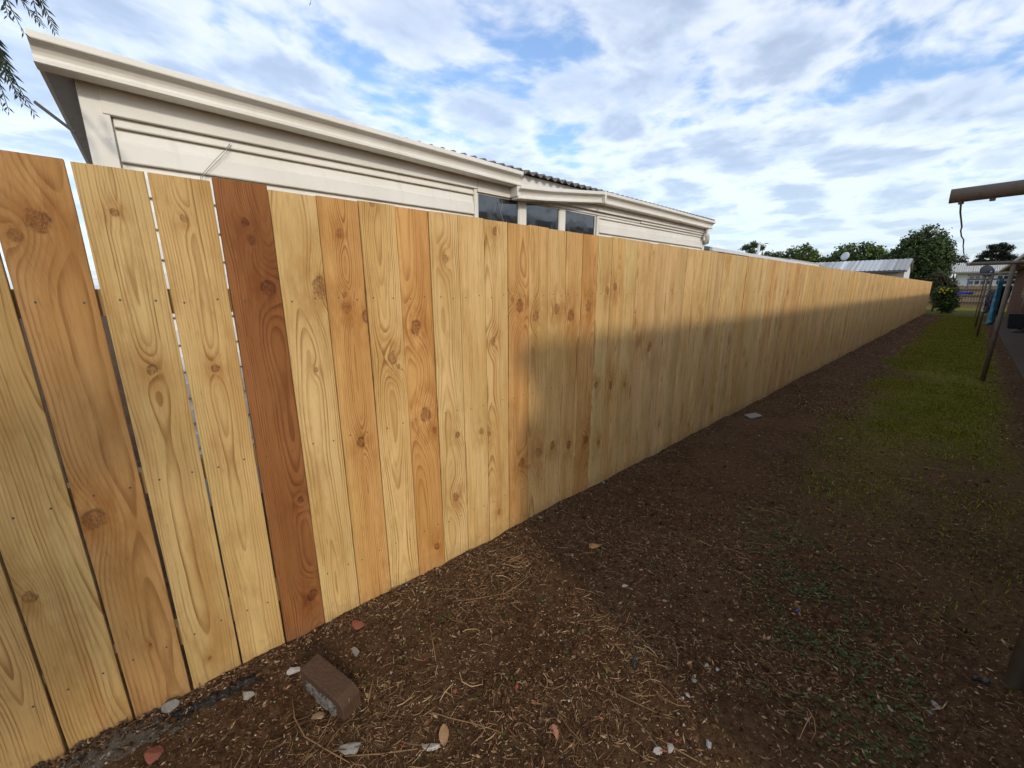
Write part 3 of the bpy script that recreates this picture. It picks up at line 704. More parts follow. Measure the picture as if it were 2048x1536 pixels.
# ------------------------------------------------------------------ foliage
def leaf_mesh(mb, c, size, rr, n=None, elong=1.6):
    d = Vector((rr.gauss(0, 1), rr.gauss(0, 1), rr.gauss(0, 1)))
    if n is not None: d = d*0.8+n*1.2
    if d.length < 1e-4: d = Vector((0, 0, 1))
    d.normalize(); a = d.orthogonal().normalized(); b = d.cross(a)
    t = rr.uniform(0, 6.28); p = a*math.cos(t)+b*math.sin(t); q = d.cross(p)
    L = size*elong*.5; W = size*.5
    mb.add([c-p*L, c+q*W+d*size*.12, c+p*L, c-q*W+d*size*.12], [(0, 1, 2), (0, 2, 3)])
def crown(blobs, n, size, seed, shell=.75, flat=None):
    """blobs: (centre, rx, ry, rz). leaves clumped on the shells of the blobs, uneven outline"""
    rr = random.Random(seed); mb = MB(); tot = sum(b[1]*b[3]+b[2]*b[3] for b in blobs)
    for (c, rx, ry, rz) in blobs:
        k = int(n*(rx*rz+ry*rz)/tot)
        ncl = max(6, k//22)
        for _ in range(ncl):
            d = Vector((rr.gauss(0, 1), rr.gauss(0, 1), rr.gauss(0, 1))).normalized()
            rad = shell+(1-shell)*rr.random() if rr.random() < .8 else rr.uniform(.3, shell)
            rad *= 1+.16*noise.noise(d*2.3+Vector((seed, 0, 0)))+.06*noise.noise(d*6)
            cc = Vector(c)+Vector((d.x*rx, d.y*ry, d.z*rz))*rad
            cr = size*2.4
            for _ in range(22):
                o = Vector((rr.gauss(0, .5), rr.gauss(0, .5), rr.gauss(0, .45 if flat is None else flat)))*cr
                leaf_mesh(mb, cc+o, size*rr.uniform(.6, 1.3), rr, d)
    return mb
def leafmat(name, dark, mid, light):
    return island_mat(name, [(0.0, dark), (.55, mid), (.9, light), (1.0, light)], .6, .3, .18, .25)
M_leaf1 = leafmat('evergreen_leaves', (.018, .032, .010), (.042, .070, .016), (.085, .115, .026))
M_leaf2 = leafmat('light_green_leaves', (.03, .05, .012), (.06, .10, .02), (.12, .16, .035))
M_leaf3 = leafmat('dark_conifer_leaves', (.008, .014, .009), (.016, .026, .014), (.03, .042, .02))
M_leaf4 = leafmat('olive_shrub_leaves', (.03, .032, .012), (.055, .058, .018), (.09, .085, .028))
M_bark = simple('bark', (.09, .065, .045), .95, .1, .3, 6, .5, 20, coords='pos')
def tree(name, label, base, blobs, n, size, seed, mat, trunk_r, cat='tree', group=None, flat=None, shell=.75):
    t = empty(name, base); tag(t, label, cat, group)
    loc = [((Vector(c)-Vector(base)), rx, ry, rz) for c, rx, ry, rz in blobs]
    crown([(tuple(c), rx, ry, rz) for c, rx, ry, rz in loc], n, size, seed, shell, flat).build('crown', mat, t)
    mb = MB(); rr = random.Random(seed)
    c0 = loc[0][0]
    fork = Vector((c0.x*.3, c0.y*.3, max(.3, c0.z*.45)))
    mb.tube([(0, 0, -.3), (rr.uniform(-.05, .05), 0, fork.z*.5), fork], [trunk_r, trunk_r*.85, trunk_r*.7], 8)
    for c, rx, ry, rz in loc:
        mb.tube([fork, fork.lerp(c, .5)+Vector((rr.uniform(-.1, .1), rr.uniform(-.1, .1), .05)), c+Vector((0, 0, rz*.3))], [trunk_r*.6, trunk_r*.4, trunk_r*.15], 6)
    mb.build('trunk', M_bark, t)
    return t
tree('broadleaf_tree', 'big round dark green tree rising beyond the end of the fence', (-1.0, 38, 0),
     [((-.95, 38, 3.35), 1.40, 1.4, 1.85), ((-1.95, 38.2, 2.75), 1.05, 1.2, 1.35), ((-.45, 37.8, 3.1), .95, 1.1, 1.55), ((-.9, 38, 2.1), 1.3, 1.3, 1.3), ((-1.0, 38, 3.1), .9, .9, 1.2)], 34000, .10, 3, M_leaf1, .2, group='garden trees')
p = on_y(1715, 508, 47)
tree('broadleaf_tree', 'low bushy tree showing over the metal shed roof', (p.x, 47, 0), [((p.x, 47, p.z-.2), 1.7, 1.5, 1.1), ((p.x+1.0, 47, p.z-.5), 1.2, 1.2, .8), ((p.x-1.1, 47, p.z-.6), 1.0, 1.2, .7)], 6000, .15, 5, M_leaf2, .18, group='garden trees')
p = on_y(1600, 510, 47)
tree('broadleaf_tree', 'rounded green tree behind the white carport roof', (p.x, 47, 0), [((p.x, 47, p.z-.4), 1.4, 1.3, 1.25), ((p.x+1.0, 47, p.z-.8), 1.1, 1.1, .9), ((p.x-1.2, 47, p.z-.9), 1.0, 1.0, .8)], 6000, .14, 8, M_leaf2, .18, group='garden trees')
p = on_y(1502, 497, 62)
tree('open_tree', 'thin open-crowned tree beside the lamp post on the skyline', (p.x, 62, 0), [((p.x-.6, 62, p.z+.1), .9, .9, .45), ((p.x+.5, 62, p.z+.3), .8, .8, .4), ((p.x+.1, 62, p.z-.5), .7, .8, .4), ((p.x+1.3, 62, p.z-.1), .45, .6, .3), ((p.x+.2, 62, p.z+.6), .5, .6, .25)], 3200, .10, 11, M_leaf1, .14, group='garden trees', shell=.4)
p = on_y(1537, 509, 62)
tree('open_tree', 'small bush right of the lamp post on the skyline', (p.x, 62, 0), [((p.x, 62, p.z-.2), 1.0, .8, .6), ((p.x+1.2, 62, p.z-.3), .8, .8, .5)], 1500, .13, 14, M_leaf1, .1, group='garden trees')
p = on_y(1993, 510, 75)
mac = []
rr = random.Random(4)
for (qx, qy, w_) in ((2005, 491, .9), (1985, 494, .7), (2018, 495, .8), (1995, 500, 1.1), (1978, 505, .9), (2010, 505, .9), (1965, 513, 1.0), (1985, 513, 1.3), (2005, 514, 1.3), (2025, 514, 1.0), (1960, 522, 1.0), (1985, 523, 1.5), (2010, 523, 1.6), (2030, 523, 1.2)):
    c = on_y(qx, qy, 75+rr.uniform(-.6, .6)); mac.append((tuple(c), w_*.6, .7, .30))
tree('cypress_tree', 'dark layered cypress above the white house roof', (p.x, 75, 0), mac, 11000, .10, 17, M_leaf3, .12, group='garden trees', flat=.3, shell=.3)
p = on_y(1920, 520, 72)
tree('cypress_tree', 'small spiky dark tree left of the cypress, over the white roof', (p.x, 72, 0), [((p.x, 72, p.z-.2), .7, .7, .6), ((p.x-.5, 72, p.z-.6), .5, .5, .4)], 1300, .12, 19, M_leaf3, .15, group='garden trees')
tree('garden_shrub', 'olive brown shrub under the big round tree at the fence end', (.1, 36.4, 0), [((.1, 36.4, 1.85), .55, .7, .55), ((.45, 36.6, 1.5), .5, .6, .6), ((-.3, 36.4, 1.5), .5, .6, .6)], 4500, .07, 23, M_leaf4, .06, 'shrub')
fb_ = tree('flowering_bush', 'leafy bush with yellow flowers at the far end of the fence', (.62, 34.1, 0), [((.62, 34.1, .75), .48, .45, .62), ((.45, 34.2, 1.1), .35, .4, .35), ((.85, 34.0, .5), .35, .35, .45), ((.82, 34.1, 1.15), .3, .35, .3)], 5200, .065, 29, M_leaf2, .04, 'bush')
M_flower = simple('yellow_petals', (.75, .52, .02), .6, .2, .1, 20)
for (qx, qy) in ((1883, 578), (1886, 581), (1894, 580), (1897, 577), (1879, 584), (1904, 582), (1889, 586)):
    c = on_y(qx, qy, 33.62); mb = MB()
    for k in range(7):
        a = k*2*math.pi/7; o_ = Vector((math.cos(a), -.3, math.sin(a))); q_ = Vector((math.cos(a+.4), -.3, math.sin(a+.4))); w_ = Vector((math.cos(a-.4), -.3, math.sin(a-.4)))
        mb.add([c, c+w_*.05, c+o_*.085, c+q_*.05], [(0, 1, 2), (0, 2, 3)])
    mb.v = [tuple(c+(Vector(v)-c)*.62) for v in mb.v]
    o = mb.build('flower', M_flower); o.parent = fb_; o.matrix_parent_inverse = Matrix.Translation((-.62, -34.1, 0))

tree('added_shade_tree', 'unseen leafy tree added behind the camera for shade', (5.0, -2.7, 0),
     [((4.7, -2.35, 3.2), 1.4, 1.45, 1.0), ((5.4, -3.2, 3.6), 1.2, 1.2, 1.0), ((4.2, -3.2, 3.2), 1.1, 1.0, .8)], 5200, .09, 37, M_leaf2, .14, shell=.55)  # unseen tree, added to darken the left boards and near ground

# ------------------------------------------------------------------ far yard: end fence, white house, shed, carport
M_oldwood = simple('weathered_paling', (0.24, 0.165, 0.095), .9, .15, .35, 3, .3, 30, coords='obj')
ef = empty('back_fence', (0, 47, 0)); tag(ef, 'weathered brown back fence with two rails across the end of the yard', 'fence')
rr = random.Random(31)
k = 0; xx = -4.0
pm = None
while xx < 7:
    mb = MB(); mb.box((xx+.004, -.01, 0), (xx+.146, .01, 1.60+rr.uniform(-.03, .03))); o = mb.build('paling', M_oldwood, ef); xx += .15
for z in (.35, .85, 1.3):
    mb = MB(); mb.box((-4, -.07, z-.04), (7, -.012, z+.04)); mb.build('rail', simple('dark_rail', (.12, .075, .04), .9, .1), ef)
M_white = simple('white_paint', (.66, .66, .66), .6, .3, .08, 2)
M_iron = simple('pale_corrugated_iron', (.40, .38, .34), .5, .4, .2, 4, coords='pos')
wh = empty('white_house', (3, 56, 0)); tag(wh, 'white house with pale corrugated roof beyond the back fence', 'house')
def wpart(mb, name, mat, par=None, **k): return mb.build(name, mat, par or wh, **k)
mb = MB(); mb.box((-2.6, 0, 0), (6, 6, 2.78)); wpart(mb, 'wall', M_white)
mb = MB(); V = []; Fc = []; n = 260
for k in range(n+1):
    xx = -3.8+10.0*k/n; w_ = .025*math.sin(2*math.pi*xx/.14)
    V += [(xx, -.6, 2.86+w_), (xx, 3.0, 3.80+w_), (xx, 6.6, 2.86+w_)]
for k in range(n): a = 3*k; Fc += [(a, a+3, a+4, a+1), (a+1, a+4, a+5, a+2)]
mb.add(V, Fc); wpart(mb, 'roof', M_iron)
mb = MB(); mb.box((-3.8, -.66, 2.74), (6.2, -.605, 2.86)); wpart(mb, 'gutter', simple('grey_gutter', (.3, .29, .27), .5, .3))
mb = MB(); mb.box((-3.7, -.55, 2.781), (6.1, -.002, 2.80)); wpart(mb, 'soffit', M_white)
for (a_, b_) in ((-1.85, -.35), (-.2, 1.3)):
    mb = MB(); mb.box((a_, -.03, 1.70), (b_, -.002, 2.52)); w_ = wpart(mb, 'window', M_white)
    for r_ in range(2):
        for c_ in range(4):
            mb = MB(); x0 = a_+.06+c_*.36; z0 = 1.74+r_*.40; mb.box((x0, -.036, z0), (x0+.29, -.031, z0+.34)); mb.build('pane', M_glass, w_)
# shed with a metal roof behind the fence
sx1, sy0 = on_y(1810, 540, 30).x, 30.0
sh = empty('garden_shed', (sx1, sy0, 0)); tag(sh, 'garden shed with shiny ribbed metal roof behind the fence', 'shed')
ez = on_y(1813, 540, 30).z; rz = on_y(1829, 517, 31.4).z; SL = 5.2; SD = 2.8
M_shedwall = simple('shed_cladding', (.34, .30, .24), .7, .2, .15, 3, coords='pos')
mb = MB(); mb.box((-SL+.1, .08, 0), (-.02, SD-.08, ez-.03)); mb.build('wall', M_shedwall, sh)
mb = MB(); mb.prism([(.08, 1.2), (.08, ez-.02), (SD/2, rz-.05), (SD-.08, ez-.02), (SD-.08, 1.2)], [lambda a, b_, xx=xx: (xx, a, b_) for xx in (-.019, .0)]); mb.build('gable_wall', M_white, sh)
for k in range(5):
    z = 1.25+k*.16
    mb = MB(); mb.box((.001, .08, z), (.012, SD-.08, z+.15)); mb.build('gable_board', M_white, sh)
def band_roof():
    m, nb, b = new_mat('ribbed_sheets_painted_glare', .35, .5)
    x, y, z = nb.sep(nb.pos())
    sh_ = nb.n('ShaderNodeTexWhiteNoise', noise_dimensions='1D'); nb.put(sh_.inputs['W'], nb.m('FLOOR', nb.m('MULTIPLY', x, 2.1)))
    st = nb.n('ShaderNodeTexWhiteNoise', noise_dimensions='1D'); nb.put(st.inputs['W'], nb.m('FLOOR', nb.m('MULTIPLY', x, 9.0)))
    c = nb.mix(sh_.outputs[0], (.30, .29, .27), (.66, .68, .71)); c = nb.mix(nb.ss(st.outputs[0], .5, .9, 0, .55), c, (.20, .185, .165))  # lighter and darker sheets, with striped bright reflections painted into their colour
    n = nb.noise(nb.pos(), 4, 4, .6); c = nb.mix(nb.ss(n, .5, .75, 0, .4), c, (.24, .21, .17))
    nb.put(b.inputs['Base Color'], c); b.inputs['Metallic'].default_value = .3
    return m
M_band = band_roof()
M_zinc = simple('zinc_roofing', (.52, .54, .56), .32, .5, .2, 3, metal=.8, dirt=((.22, .19, .15), .56, .6))
mb = MB(); V = []; Fc = []; n = 210
for k in range(n+1):
    xx = -SL+(SL+.12)*k/n; w_ = .022*max(0, math.cos(2*math.pi*xx/.20))**.6 if math.cos(2*math.pi*xx/.20) > 0 else 0
    V += [(xx, -.12, ez+w_), (xx, SD/2, rz+w_), (xx, SD+.12, ez+w_)]
for k in range(n): a = 3*k; Fc += [(a, a+3, a+4, a+1), (a+1, a+4, a+5, a+2)]
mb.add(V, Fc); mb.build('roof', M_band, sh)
mb = MB(); mb.box((-SL, -.16, ez-.10), (.10, -.121, ez-.005)); mb.build('gutter', simple('dark_gutter', (.10, .10, .10), .5, .3), sh)
mb = MB(); mb.box((.0125, SD*.35, 1.3), (.03, SD*.62, 1.75)); w_ = mb.build('window', M_glass, sh)
for k in range(3):
    mb = MB(); mb.box((.031, SD*(.36+.085*k), 1.3), (.04, SD*(.36+.085*k)+.03, 1.75)); mb.build('bar', M_white, w_)
# satellite dishes
M_dish = simple('dish_grey', (.045, .05, .06), .8, .1, .1); M_dish2 = simple('dish_pale', (.52, .55, .55), .5, .4, .08)
def sat_dish(c, rad, rz, tilt, mat, label, stand):
    t = empty('satellite_dish', (c.x, c.y, c.z-stand), rz); tag(t, label, 'satellite dish')
    mb = MB(); V = [(0, 0, 0)]; Fc = []; nr, ns = 5, 20
    Mt = Matrix.Translation((0, 0, stand)) @ Matrix.Rotation(tilt, 4, 'X')
    V = []
    for i in range(nr+1):
        r_ = rad*i/nr
        for k in range(ns): a = 2*math.pi*k/ns; V.append(Mt @ Vector((r_*math.cos(a), .18*(r_*r_/rad)-.0, r_*math.sin(a)*1.05)) )
    V = [Vector((v.x, v.y, v.z)) for v in V]
    for i in range(nr):
        for k in range(ns): j = (k+1) % ns; Fc.append((i*ns+k, i*ns+j, (i+1)*ns+j, (i+1)*ns+k))
    mb.add(V, Fc); o = mb.build('reflector', mat, t, smooth=True); s_ = o.modifiers.new('t', 'SOLIDIFY'); s_.thickness = .012
    mb = MB(); mb.tube([(0, .06, -.05), (0, .06, stand)], .022, 8); mb.build('mast', M_galv, t)
    mb = MB(); mb.tube([(0, .03, stand-rad*.9), (0, -rad*.9, stand-rad*.25)], .012, 6); mb.tube([(0, -rad*.9, stand-rad*.28), (0, -rad*.8, stand-rad*.2)], .035, 8); mb.build('feed_arm', M_dish2, t)
c = on_y(1976, 541, 29); sat_dish(c, .26, .5, R(-18), M_dish, 'dark grey satellite dish above the far clothesline crossbars', c.z)
c = on_y(1689, 512, 33); sat_dish(c, .25, -.4, R(-15), M_dish2, 'pale satellite dish above the shed roof', c.z)
# carport with white edge
cp_ = empty('carport', (-2.5, 14, 0)); tag(cp_, 'long low carport with a white roof edge above the fence', 'carport')
za = on_x(1440, 500, -2.5).z; zb = on_x(1632, 531, -2.5).z
V = []
mb = MB(); mb.prism([(0, 0), (.06, 0), (.06, .075), (0, .075)], [lambda a, b_, q=q: (a, q[0]-14, q[1]-.05+b_) for q in ((9.6, za), (19.2, zb))]); mb.build('fascia', M_white, cp_)
mb = MB(); mb.prism([(-4.5, .10), (-.002, .01), (-.002, .04), (-4.5, .13)], [lambda a, b_, q=q: (a, q[0]-14, q[1]-.05+b_) for q in ((9.62, za), (19.15, zb))]); mb.build('roof', M_tile, cp_)
for yy in (10.0, 13.0, 16.0, 18.9):
    mb = MB(); mb.box((-.14, yy-14.04, 0), (-.062, yy-13.96, za-.055)); mb.build('post', M_white, cp_)
# second low roof further on
lr = empty('neighbour_roof', (-4.5, 27, 0)); tag(lr, 'grey low pitched roof between the carport and the shed', 'roof')
a = on_x(1640, 527, -4.5); b_ = on_x(1582, 516, -4.5)
mb = MB(); mb.prism([(0, a.z), (0, a.z-.1), (-6, a.z-.1), (-6, a.z), (-3, a.z+.5)], [lambda q, w, yy=yy: (q, yy-27, w) for yy in (b_.y, a.y+1)]); mb.build('roof', M_iron, lr)
mb = MB(); mb.box((-5.8, b_.y-27+.2, 0), (-.2, a.y-26.2, a.z-.102)); mb.build('wall', M_shedwall, lr)
dr = empty('dark_roofed_house', (-3.6, 10, 0)); tag(dr, 'dark roof corner just past the cream house downpipe', 'roof')
a = on_x(1412, 492, -3.6); b_ = on_x(1440, 498, -3.6)
mb = MB(); mb.prism([(0, a.z), (0, a.z-.12), (-5, a.z-.12), (-5, a.z), (-2.5, a.z+.25)], [lambda q, w, yy=yy: (q, yy-10, w) for yy in (a.y-1.2, b_.y)]); mb.build('roof', simple('slate_roof', (.06, .07, .085), .5, .4), dr)
mb = MB(); mb.box((-4.8, a.y-11.0, 0), (-.2, b_.y-10.2, a.z-.122)); mb.build('wall', M_shedwall, dr)
# chimney post and street lamp on the skyline
c = on_y(1517, 500, 58); lp = empty('street_lamp', (on_y(1525, 500, 64).x, 64, 0)); tag(lp, 'thin street lamp with curved arm on the skyline', 'street lamp')
t_ = on_y(1524, 488, 64)
mb = MB(); mb.tube([(0, 0, 0), (0, 0, t_.z-.3), (.08, 0, t_.z-.05), (.25, 0, t_.z)], [.06, .045, .04, .035], 8); mb.build('pole', M_galv, lp)
mb = MB(); mb.box((.2, -.09, t_.z-.03), (.6, .09, t_.z+.06)); mb.build('lamp_head', M_galv, lp, bevel=.02)
fl = empty('flue_pipe', (c.x, 58, 0)); tag(fl, 'white flue pipe standing left of the street lamp on the skyline', 'flue')
mb = MB(); mb.tube([(0, 0, 0), (0, 0, on_y(1517, 489, 58).z)], .15, 12); mb.build('pipe', M_white, fl, smooth=True)
mb = MB(); mb.tube([(0, 0, on_y(1517, 489, 58).z+.002), (0, 0, on_y(1517, 489, 58).z+.12)], .19, 12); mb.build('cap', M_white, fl, smooth=True)

# ------------------------------------------------------------------ pepper tree at the near left, drooping fronds into the picture
pt = empty('pepper_tree', (-1.5, -3.4, 0)); tag(pt, 'pepper tree with drooping feathery fronds at the top left corner', 'tree')
M_pep = island_mat('pepper_leaves', [(0, (.012, .018, .008)), (.6, (.024, .034, .013)), (1, (.045, .055, .02))], .6, .3, .1)
def lp_(v): return Vector(v)-Vector((-1.5, -3.4, 0))
mb = MB()
mb.tube([(0, 0, -.2), (.1, .1, 1.2), (.15, .3, 2.2)], [.2, .16, .13], 10)
mb.tube([(.15, .3, 2.2), (.35, 1.4, 3.3), lp_((-1.05, -.75, 3.75)), lp_((-.95, -.25, 3.7))], [.12, .07, .035, .012], 8)
mb.tube([(.15, .3, 2.2), (-.5, .6, 3.3), (-1.0, 1.2, 3.9)], [.11, .06, .02], 8)
mb.tube([(.15, .3, 2.2), (.8, -.2, 3.4), (1.4, -.6, 3.9)], [.11, .06, .02], 8)
mb.build('trunk', M_bark, pt, smooth=True)
mb = MB(); rr = random.Random(77)
def frond(mb, p0, p1, n, ll, rr, bow=.05):
    p0 = Vector(p0); p1 = Vector(p1); side = Vector((rr.uniform(-1, 1), rr.uniform(-1, 1), 0))*bow; pts = []
    for k in range(n+1):
        t = k/n; pts.append(p0.lerp(p1, t)+side*math.sin(t*math.pi)+Vector((0, 0, .08*math.sin(t*math.pi*.5)*(1-t))))
    mb.tube(pts, [.0028*(1-k/(n+1))+.0006 for k in range(n+1)], 4, False)
    for k in range(1, n+1):
        t = (pts[k]-pts[k-1]).normalized(); a = t.orthogonal().normalized(); an = rr.uniform(0, 6.28)
        a = (a*math.cos(an)+t.cross(a)*math.sin(an))
        for s in (-1, 1):
            if rr.random() < .08: continue
            L = ll*(1-.55*k/n)*rr.uniform(.75, 1.15); d = (t*.75+a*s*.65+Vector((0, 0, -.25))).normalized(); w = t.cross(d).normalized()
            q = Vector(pts[k]); wd = d.cross(w).normalized()*L*.10
            mb.add([q, q+d*L*.45+wd, q+d*L, q+d*L*.45-wd], [(0, 1, 2), (0, 2, 3)])
FX = -.95
for (a, b_, n) in (((-22, 60), (68, 226), 20), ((-30, 80), (18, 222), 18), ((-10, 90), (45, 205), 15), ((-40, 40), (36, 190), 18), ((10, -60), (110, 62), 18), ((0, -60), (86, 52), 16), ((30, -80), (76, 40), 14), ((-5, -80), (47, 64), 16), ((-40, -60), (15, 30), 12), ((-45, 20), (6, 215), 18), ((600, -80), (622, 3), 8), ((-60, 100), (10, 150), 12)):
    xo = FX+rr.uniform(-.12, .12)
    frond(mb, lp_(on_x(a[0], a[1], xo)), lp_(on_x(b_[0], b_[1], xo)), n+2, .055, rr, .02)
# rest of the crown outside the frame
for _ in range(420):
    a = rr.uniform(0, 6.28); r_ = 2.1*math.sqrt(rr.random()); z = rr.uniform(2.6, 4.2)
    q = Vector((.2+r_*math.cos(a), .3+r_*math.sin(a), z))
    if q.y-3.4 > -1.0: continue
    frond(mb, q, q+Vector((rr.uniform(-.2, .2), rr.uniform(-.2, .2), -rr.uniform(.4, .9))), 10, .06, rr)
mb.build('foliage', M_pep, pt)

# ------------------------------------------------------------------ litter on the soil
def in_view_weight(x, y):
    d = math.hypot(x-1.1, y-.9)+.05
    return min(1.0, (1.15/d)**1.7)
rl = random.Random(99)
def scatter(n, x0=.004, x1=2.35, y0=-.75, y1=7.5):
    k = 0
    while k < n:
        x = rl.uniform(x0, x1); y = rl.uniform(y0, y1)
        if rl.random() < in_view_weight(x, y):
            k += 1; yield x, y
M_chip = island_mat('bark_litter', [(0, (.026, .012, .005)), (.38, (.062, .031, .014)), (.68, (.145, .080, .037)), (.88, (.27, .162, .078)), (.965, (.45, .31, .175)), (.98, (.30, .10, .045)), (1, (.20, .05, .03))], .85, .15)
M_twig = island_mat('dry_twigs', [(0, (.05, .027, .013)), (.4, (.135, .074, .034)), (.75, (.29, .172, .080)), (1, (.50, .335, .175))], .8, .2)
mb = MB()
for x, y in scatter(150000):
    cl = noise.noise(Vector((x*3.1, y*3.1, 5.0)))
    if rl.random() > .62+.7*cl: continue
    L = rl.uniform(.004, .016)*(1.0 if rl.random() < .85 else 1.9); W = L*rl.uniform(.07, .24); a = rl.uniform(0, 6.28)
    z = surf_z(x, y)+rl.uniform(.0005, .005); tl = rl.gauss(0, .25)
    d = Vector((math.cos(a), math.sin(a), tl)); s = Vector((-math.sin(a), math.cos(a), rl.gauss(0, .3)))*W; c = Vector((x, y, z))
    mb.add([c-d*L*.5, c+s, c+d*L*.5, c-s, c+Vector((0, 0, W*.7))], [(0, 1, 4), (1, 2, 4), (2, 3, 4), (3, 0, 4)])
for _ in range(9000):
    y = -.7+5.5*rl.random()**1.3; x = .003+abs(rl.gauss(0, .035)); L = rl.uniform(.004, .018); W = L*rl.uniform(.08, .3); a = rl.uniform(0, 6.28)
    c = Vector((x, y, surf_z(x, y)+rl.uniform(.0005, .006))); d = Vector((math.cos(a), math.sin(a), rl.gauss(0, .35))); s = Vector((-math.sin(a), math.cos(a), rl.gauss(0, .3)))*W
    if x-abs(d.x)*L*.5 < .002: continue
    mb.add([c-d*L*.5, c+s, c+d*L*.5, c-s, c+Vector((0, 0, W*.7))], [(0, 1, 4), (1, 2, 4), (2, 3, 4), (3, 0, 4)])
for _ in range(16000):
    y = 5.5+26*rl.random()**1.5; x = rl.uniform(.01, 1.0) if rl.random() < .8 else rl.uniform(1.9, 2.33); k_ = 1+y*.07
    if noise.noise(Vector((x*2.5, y*1.2, 6))) < -.15 and rl.random() < .7: continue
    L = rl.uniform(.006, .022)*k_; W = L*rl.uniform(.15, .4); a = rl.uniform(0, 6.28)
    c = Vector((x, y, ground_z(x, y)+rl.uniform(.001, .008))); d = Vector((math.cos(a), math.sin(a), rl.gauss(0, .2))); s = Vector((-math.sin(a), math.cos(a), rl.gauss(0, .2)))*W
    if x-abs(d.x)*L*.5 < .002: continue
    mb.add([c-d*L*.5, c+s, c+d*L*.5, c-s, c+Vector((0, 0, W*.7))], [(0, 1, 4), (1, 2, 4), (2, 3, 4), (3, 0, 4)])
tag(mb.build('bark_litter', M_chip), 'brown bark flecks strewn over the soil', 'litter', kind='stuff')
mb = MB()
for x, y in scatter(34000, y1=6.5):
    if rl.random() > .5+1.5*noise.noise(Vector((x*2.6, y*2.6, 9.0))): continue
    if (x > 1.1 or y > 1.4) and rl.random() < .68: continue
    L = rl.uniform(.015, .05) if rl.random() < .93 else rl.uniform(.06, .14); a = rl.uniform(0, 6.28); r_ = rl.uniform(.0006, .0014)*(1 if L < .06 else 1.5); bend = rl.gauss(0, .35)
    z = surf_z(x, y)+.002+rl.uniform(0, .004); pts = []
    p = Vector((x, y, z)); tz = rl.gauss(.03, .12)
    for k in range(4):
        pts.append(p); p = p+Vector((math.cos(a), math.sin(a), tz))*L/3; a += bend; p.z = max(p.z, surf_z(p.x, p.y)+.0012); tz *= .3
    mb.tube(pts, [r_, r_, r_*.9, r_*.5], 3, False)
tag(mb.build('dry_twigs', M_twig), 'fine dry twigs and needles lying on the soil', 'litter', kind='stuff')
M_clod = island_mat('soil_clods', [(0, (.030, .014, .006)), (.6, (.066, .034, .016)), (1, (.115, .065, .032))], .95, .1)
mb = MB()
for x, y in scatter(5200):
    s = rl.uniform(.003, .008)*(1 if rl.random() < .9 else 1.9); c = Vector((x, y, surf_z(x, y)+s*.1)); V = []
    if x < s*1.3: continue
    for ring, zz in ((1.0, -.4), (.85, .35)):
        for k in range(5): a = k*1.2566+rl.uniform(-.3, .3); V.append(c+Vector((math.cos(a)*ring*rl.uniform(.7, 1.2), math.sin(a)*ring*rl.uniform(.7, 1.2), zz))*s)
    V.append(c+Vector((0, 0, s*rl.uniform(.6, .95))))
    mb.add(V, [(k, (k+1) % 5, (k+1) % 5+5, k+5) for k in range(5)]+[(k+5, (k+1) % 5+5, 10) for k in range(5)])
tag(mb.build('soil_clods', M_clod), 'crumbly dark soil clods scattered over the ground', 'soil', kind='stuff')
M_peb = island_mat('pebbles', [(0, (.09, .06, .04)), (.45, (.20, .15, .10)), (.75, (.33, .28, .22)), (.93, (.52, .49, .44)), (1, (.34, .14, .09))], .85, .2)
mb = MB()
for x, y in scatter(5000):
    s = rl.uniform(.0015, .0045)*(1 if rl.random() < .94 else 1.9); c = Vector((x, y, surf_z(x, y)+s*.25)); V = []
    for d in ((1, 0, 0), (-1, 0, 0), (0, 1, 0), (0, -1, 0), (0, 0, 1), (0, 0, -1)):
        V.append(c+Vector(d)*s*rl.uniform(.6, 1.2))
    mb.add(V, [(0, 2, 4), (2, 1, 4), (1, 3, 4), (3, 0, 4), (2, 0, 5), (1, 2, 5), (3, 1, 5), (0, 3, 5)])
tag(mb.build('pebbles', M_peb), 'small pebbles and clods on the soil', 'pebbles', kind='stuff')

# grass and low weeds
M_grass = island_mat('grass_blades', [(0, (.078, .092, .006)), (.45, (.185, .192, .012)), (.85, (.285, .262, .024)), (.96, (.32, .28, .055)), (1, (.40, .32, .12))], .6, .25, .25, .3)
def grass_amount(x, y):
    e0 = .82+.25*noise.noise(Vector((y*.5, 3, 0)))+max(0, 4.5-y)*.10
    e1 = 2.02+.12*noise.noise(Vector((y*.6, 8, 0)))
    if x < e0-.15 or x > e1+.12: return 0
    m = min(1, (x-e0+.15)/.35)*min(1, (e1+.12-x)/.25)
    m *= .55+.9*noise.noise(Vector((x*1.6, y*1.0, 2)))+min(.5, max(0, (y-5)*.12))
    if 8.7 < y < 9.9: m *= .25
    m *= min(1, max(.0, (y-1.8)/5.0))**1.3
    return max(0, m)
mb = MB(); cnt = 0
while cnt < 105000:
    y = 1.6+30*rl.random()**2.0; x = rl.uniform(.6, 2.2)
    if rl.random() > grass_amount(x, y): continue
    cnt += 1
    far = min(1.0, y/14)
    h = rl.uniform(.008, .020)*(1+far*.5)*(1.0+.9*max(-.6, noise.noise(Vector((x*3.5, y*2.2, 12))))); w = rl.uniform(.0012, .0024)*(1+y*.16); a = rl.uniform(0, 6.28); ln = rl.gauss(0, .5)
    z = ground_z(x, y)-.002; d = Vector((math.cos(a), math.sin(a), 0)); s = Vector((-math.sin(a), math.cos(a), 0))*w; c = Vector((x, y, z))
    t = c+d*h*ln*1.1+Vector((0, 0, h))
    mb.add([c-s, c+s, c.lerp(t, .6)+s*.7+Vector((0, 0, h*.12)), t, c.lerp(t, .6)-s*.7+Vector((0, 0, h*.12))], [(0, 1, 2, 4), (4, 2, 3)])
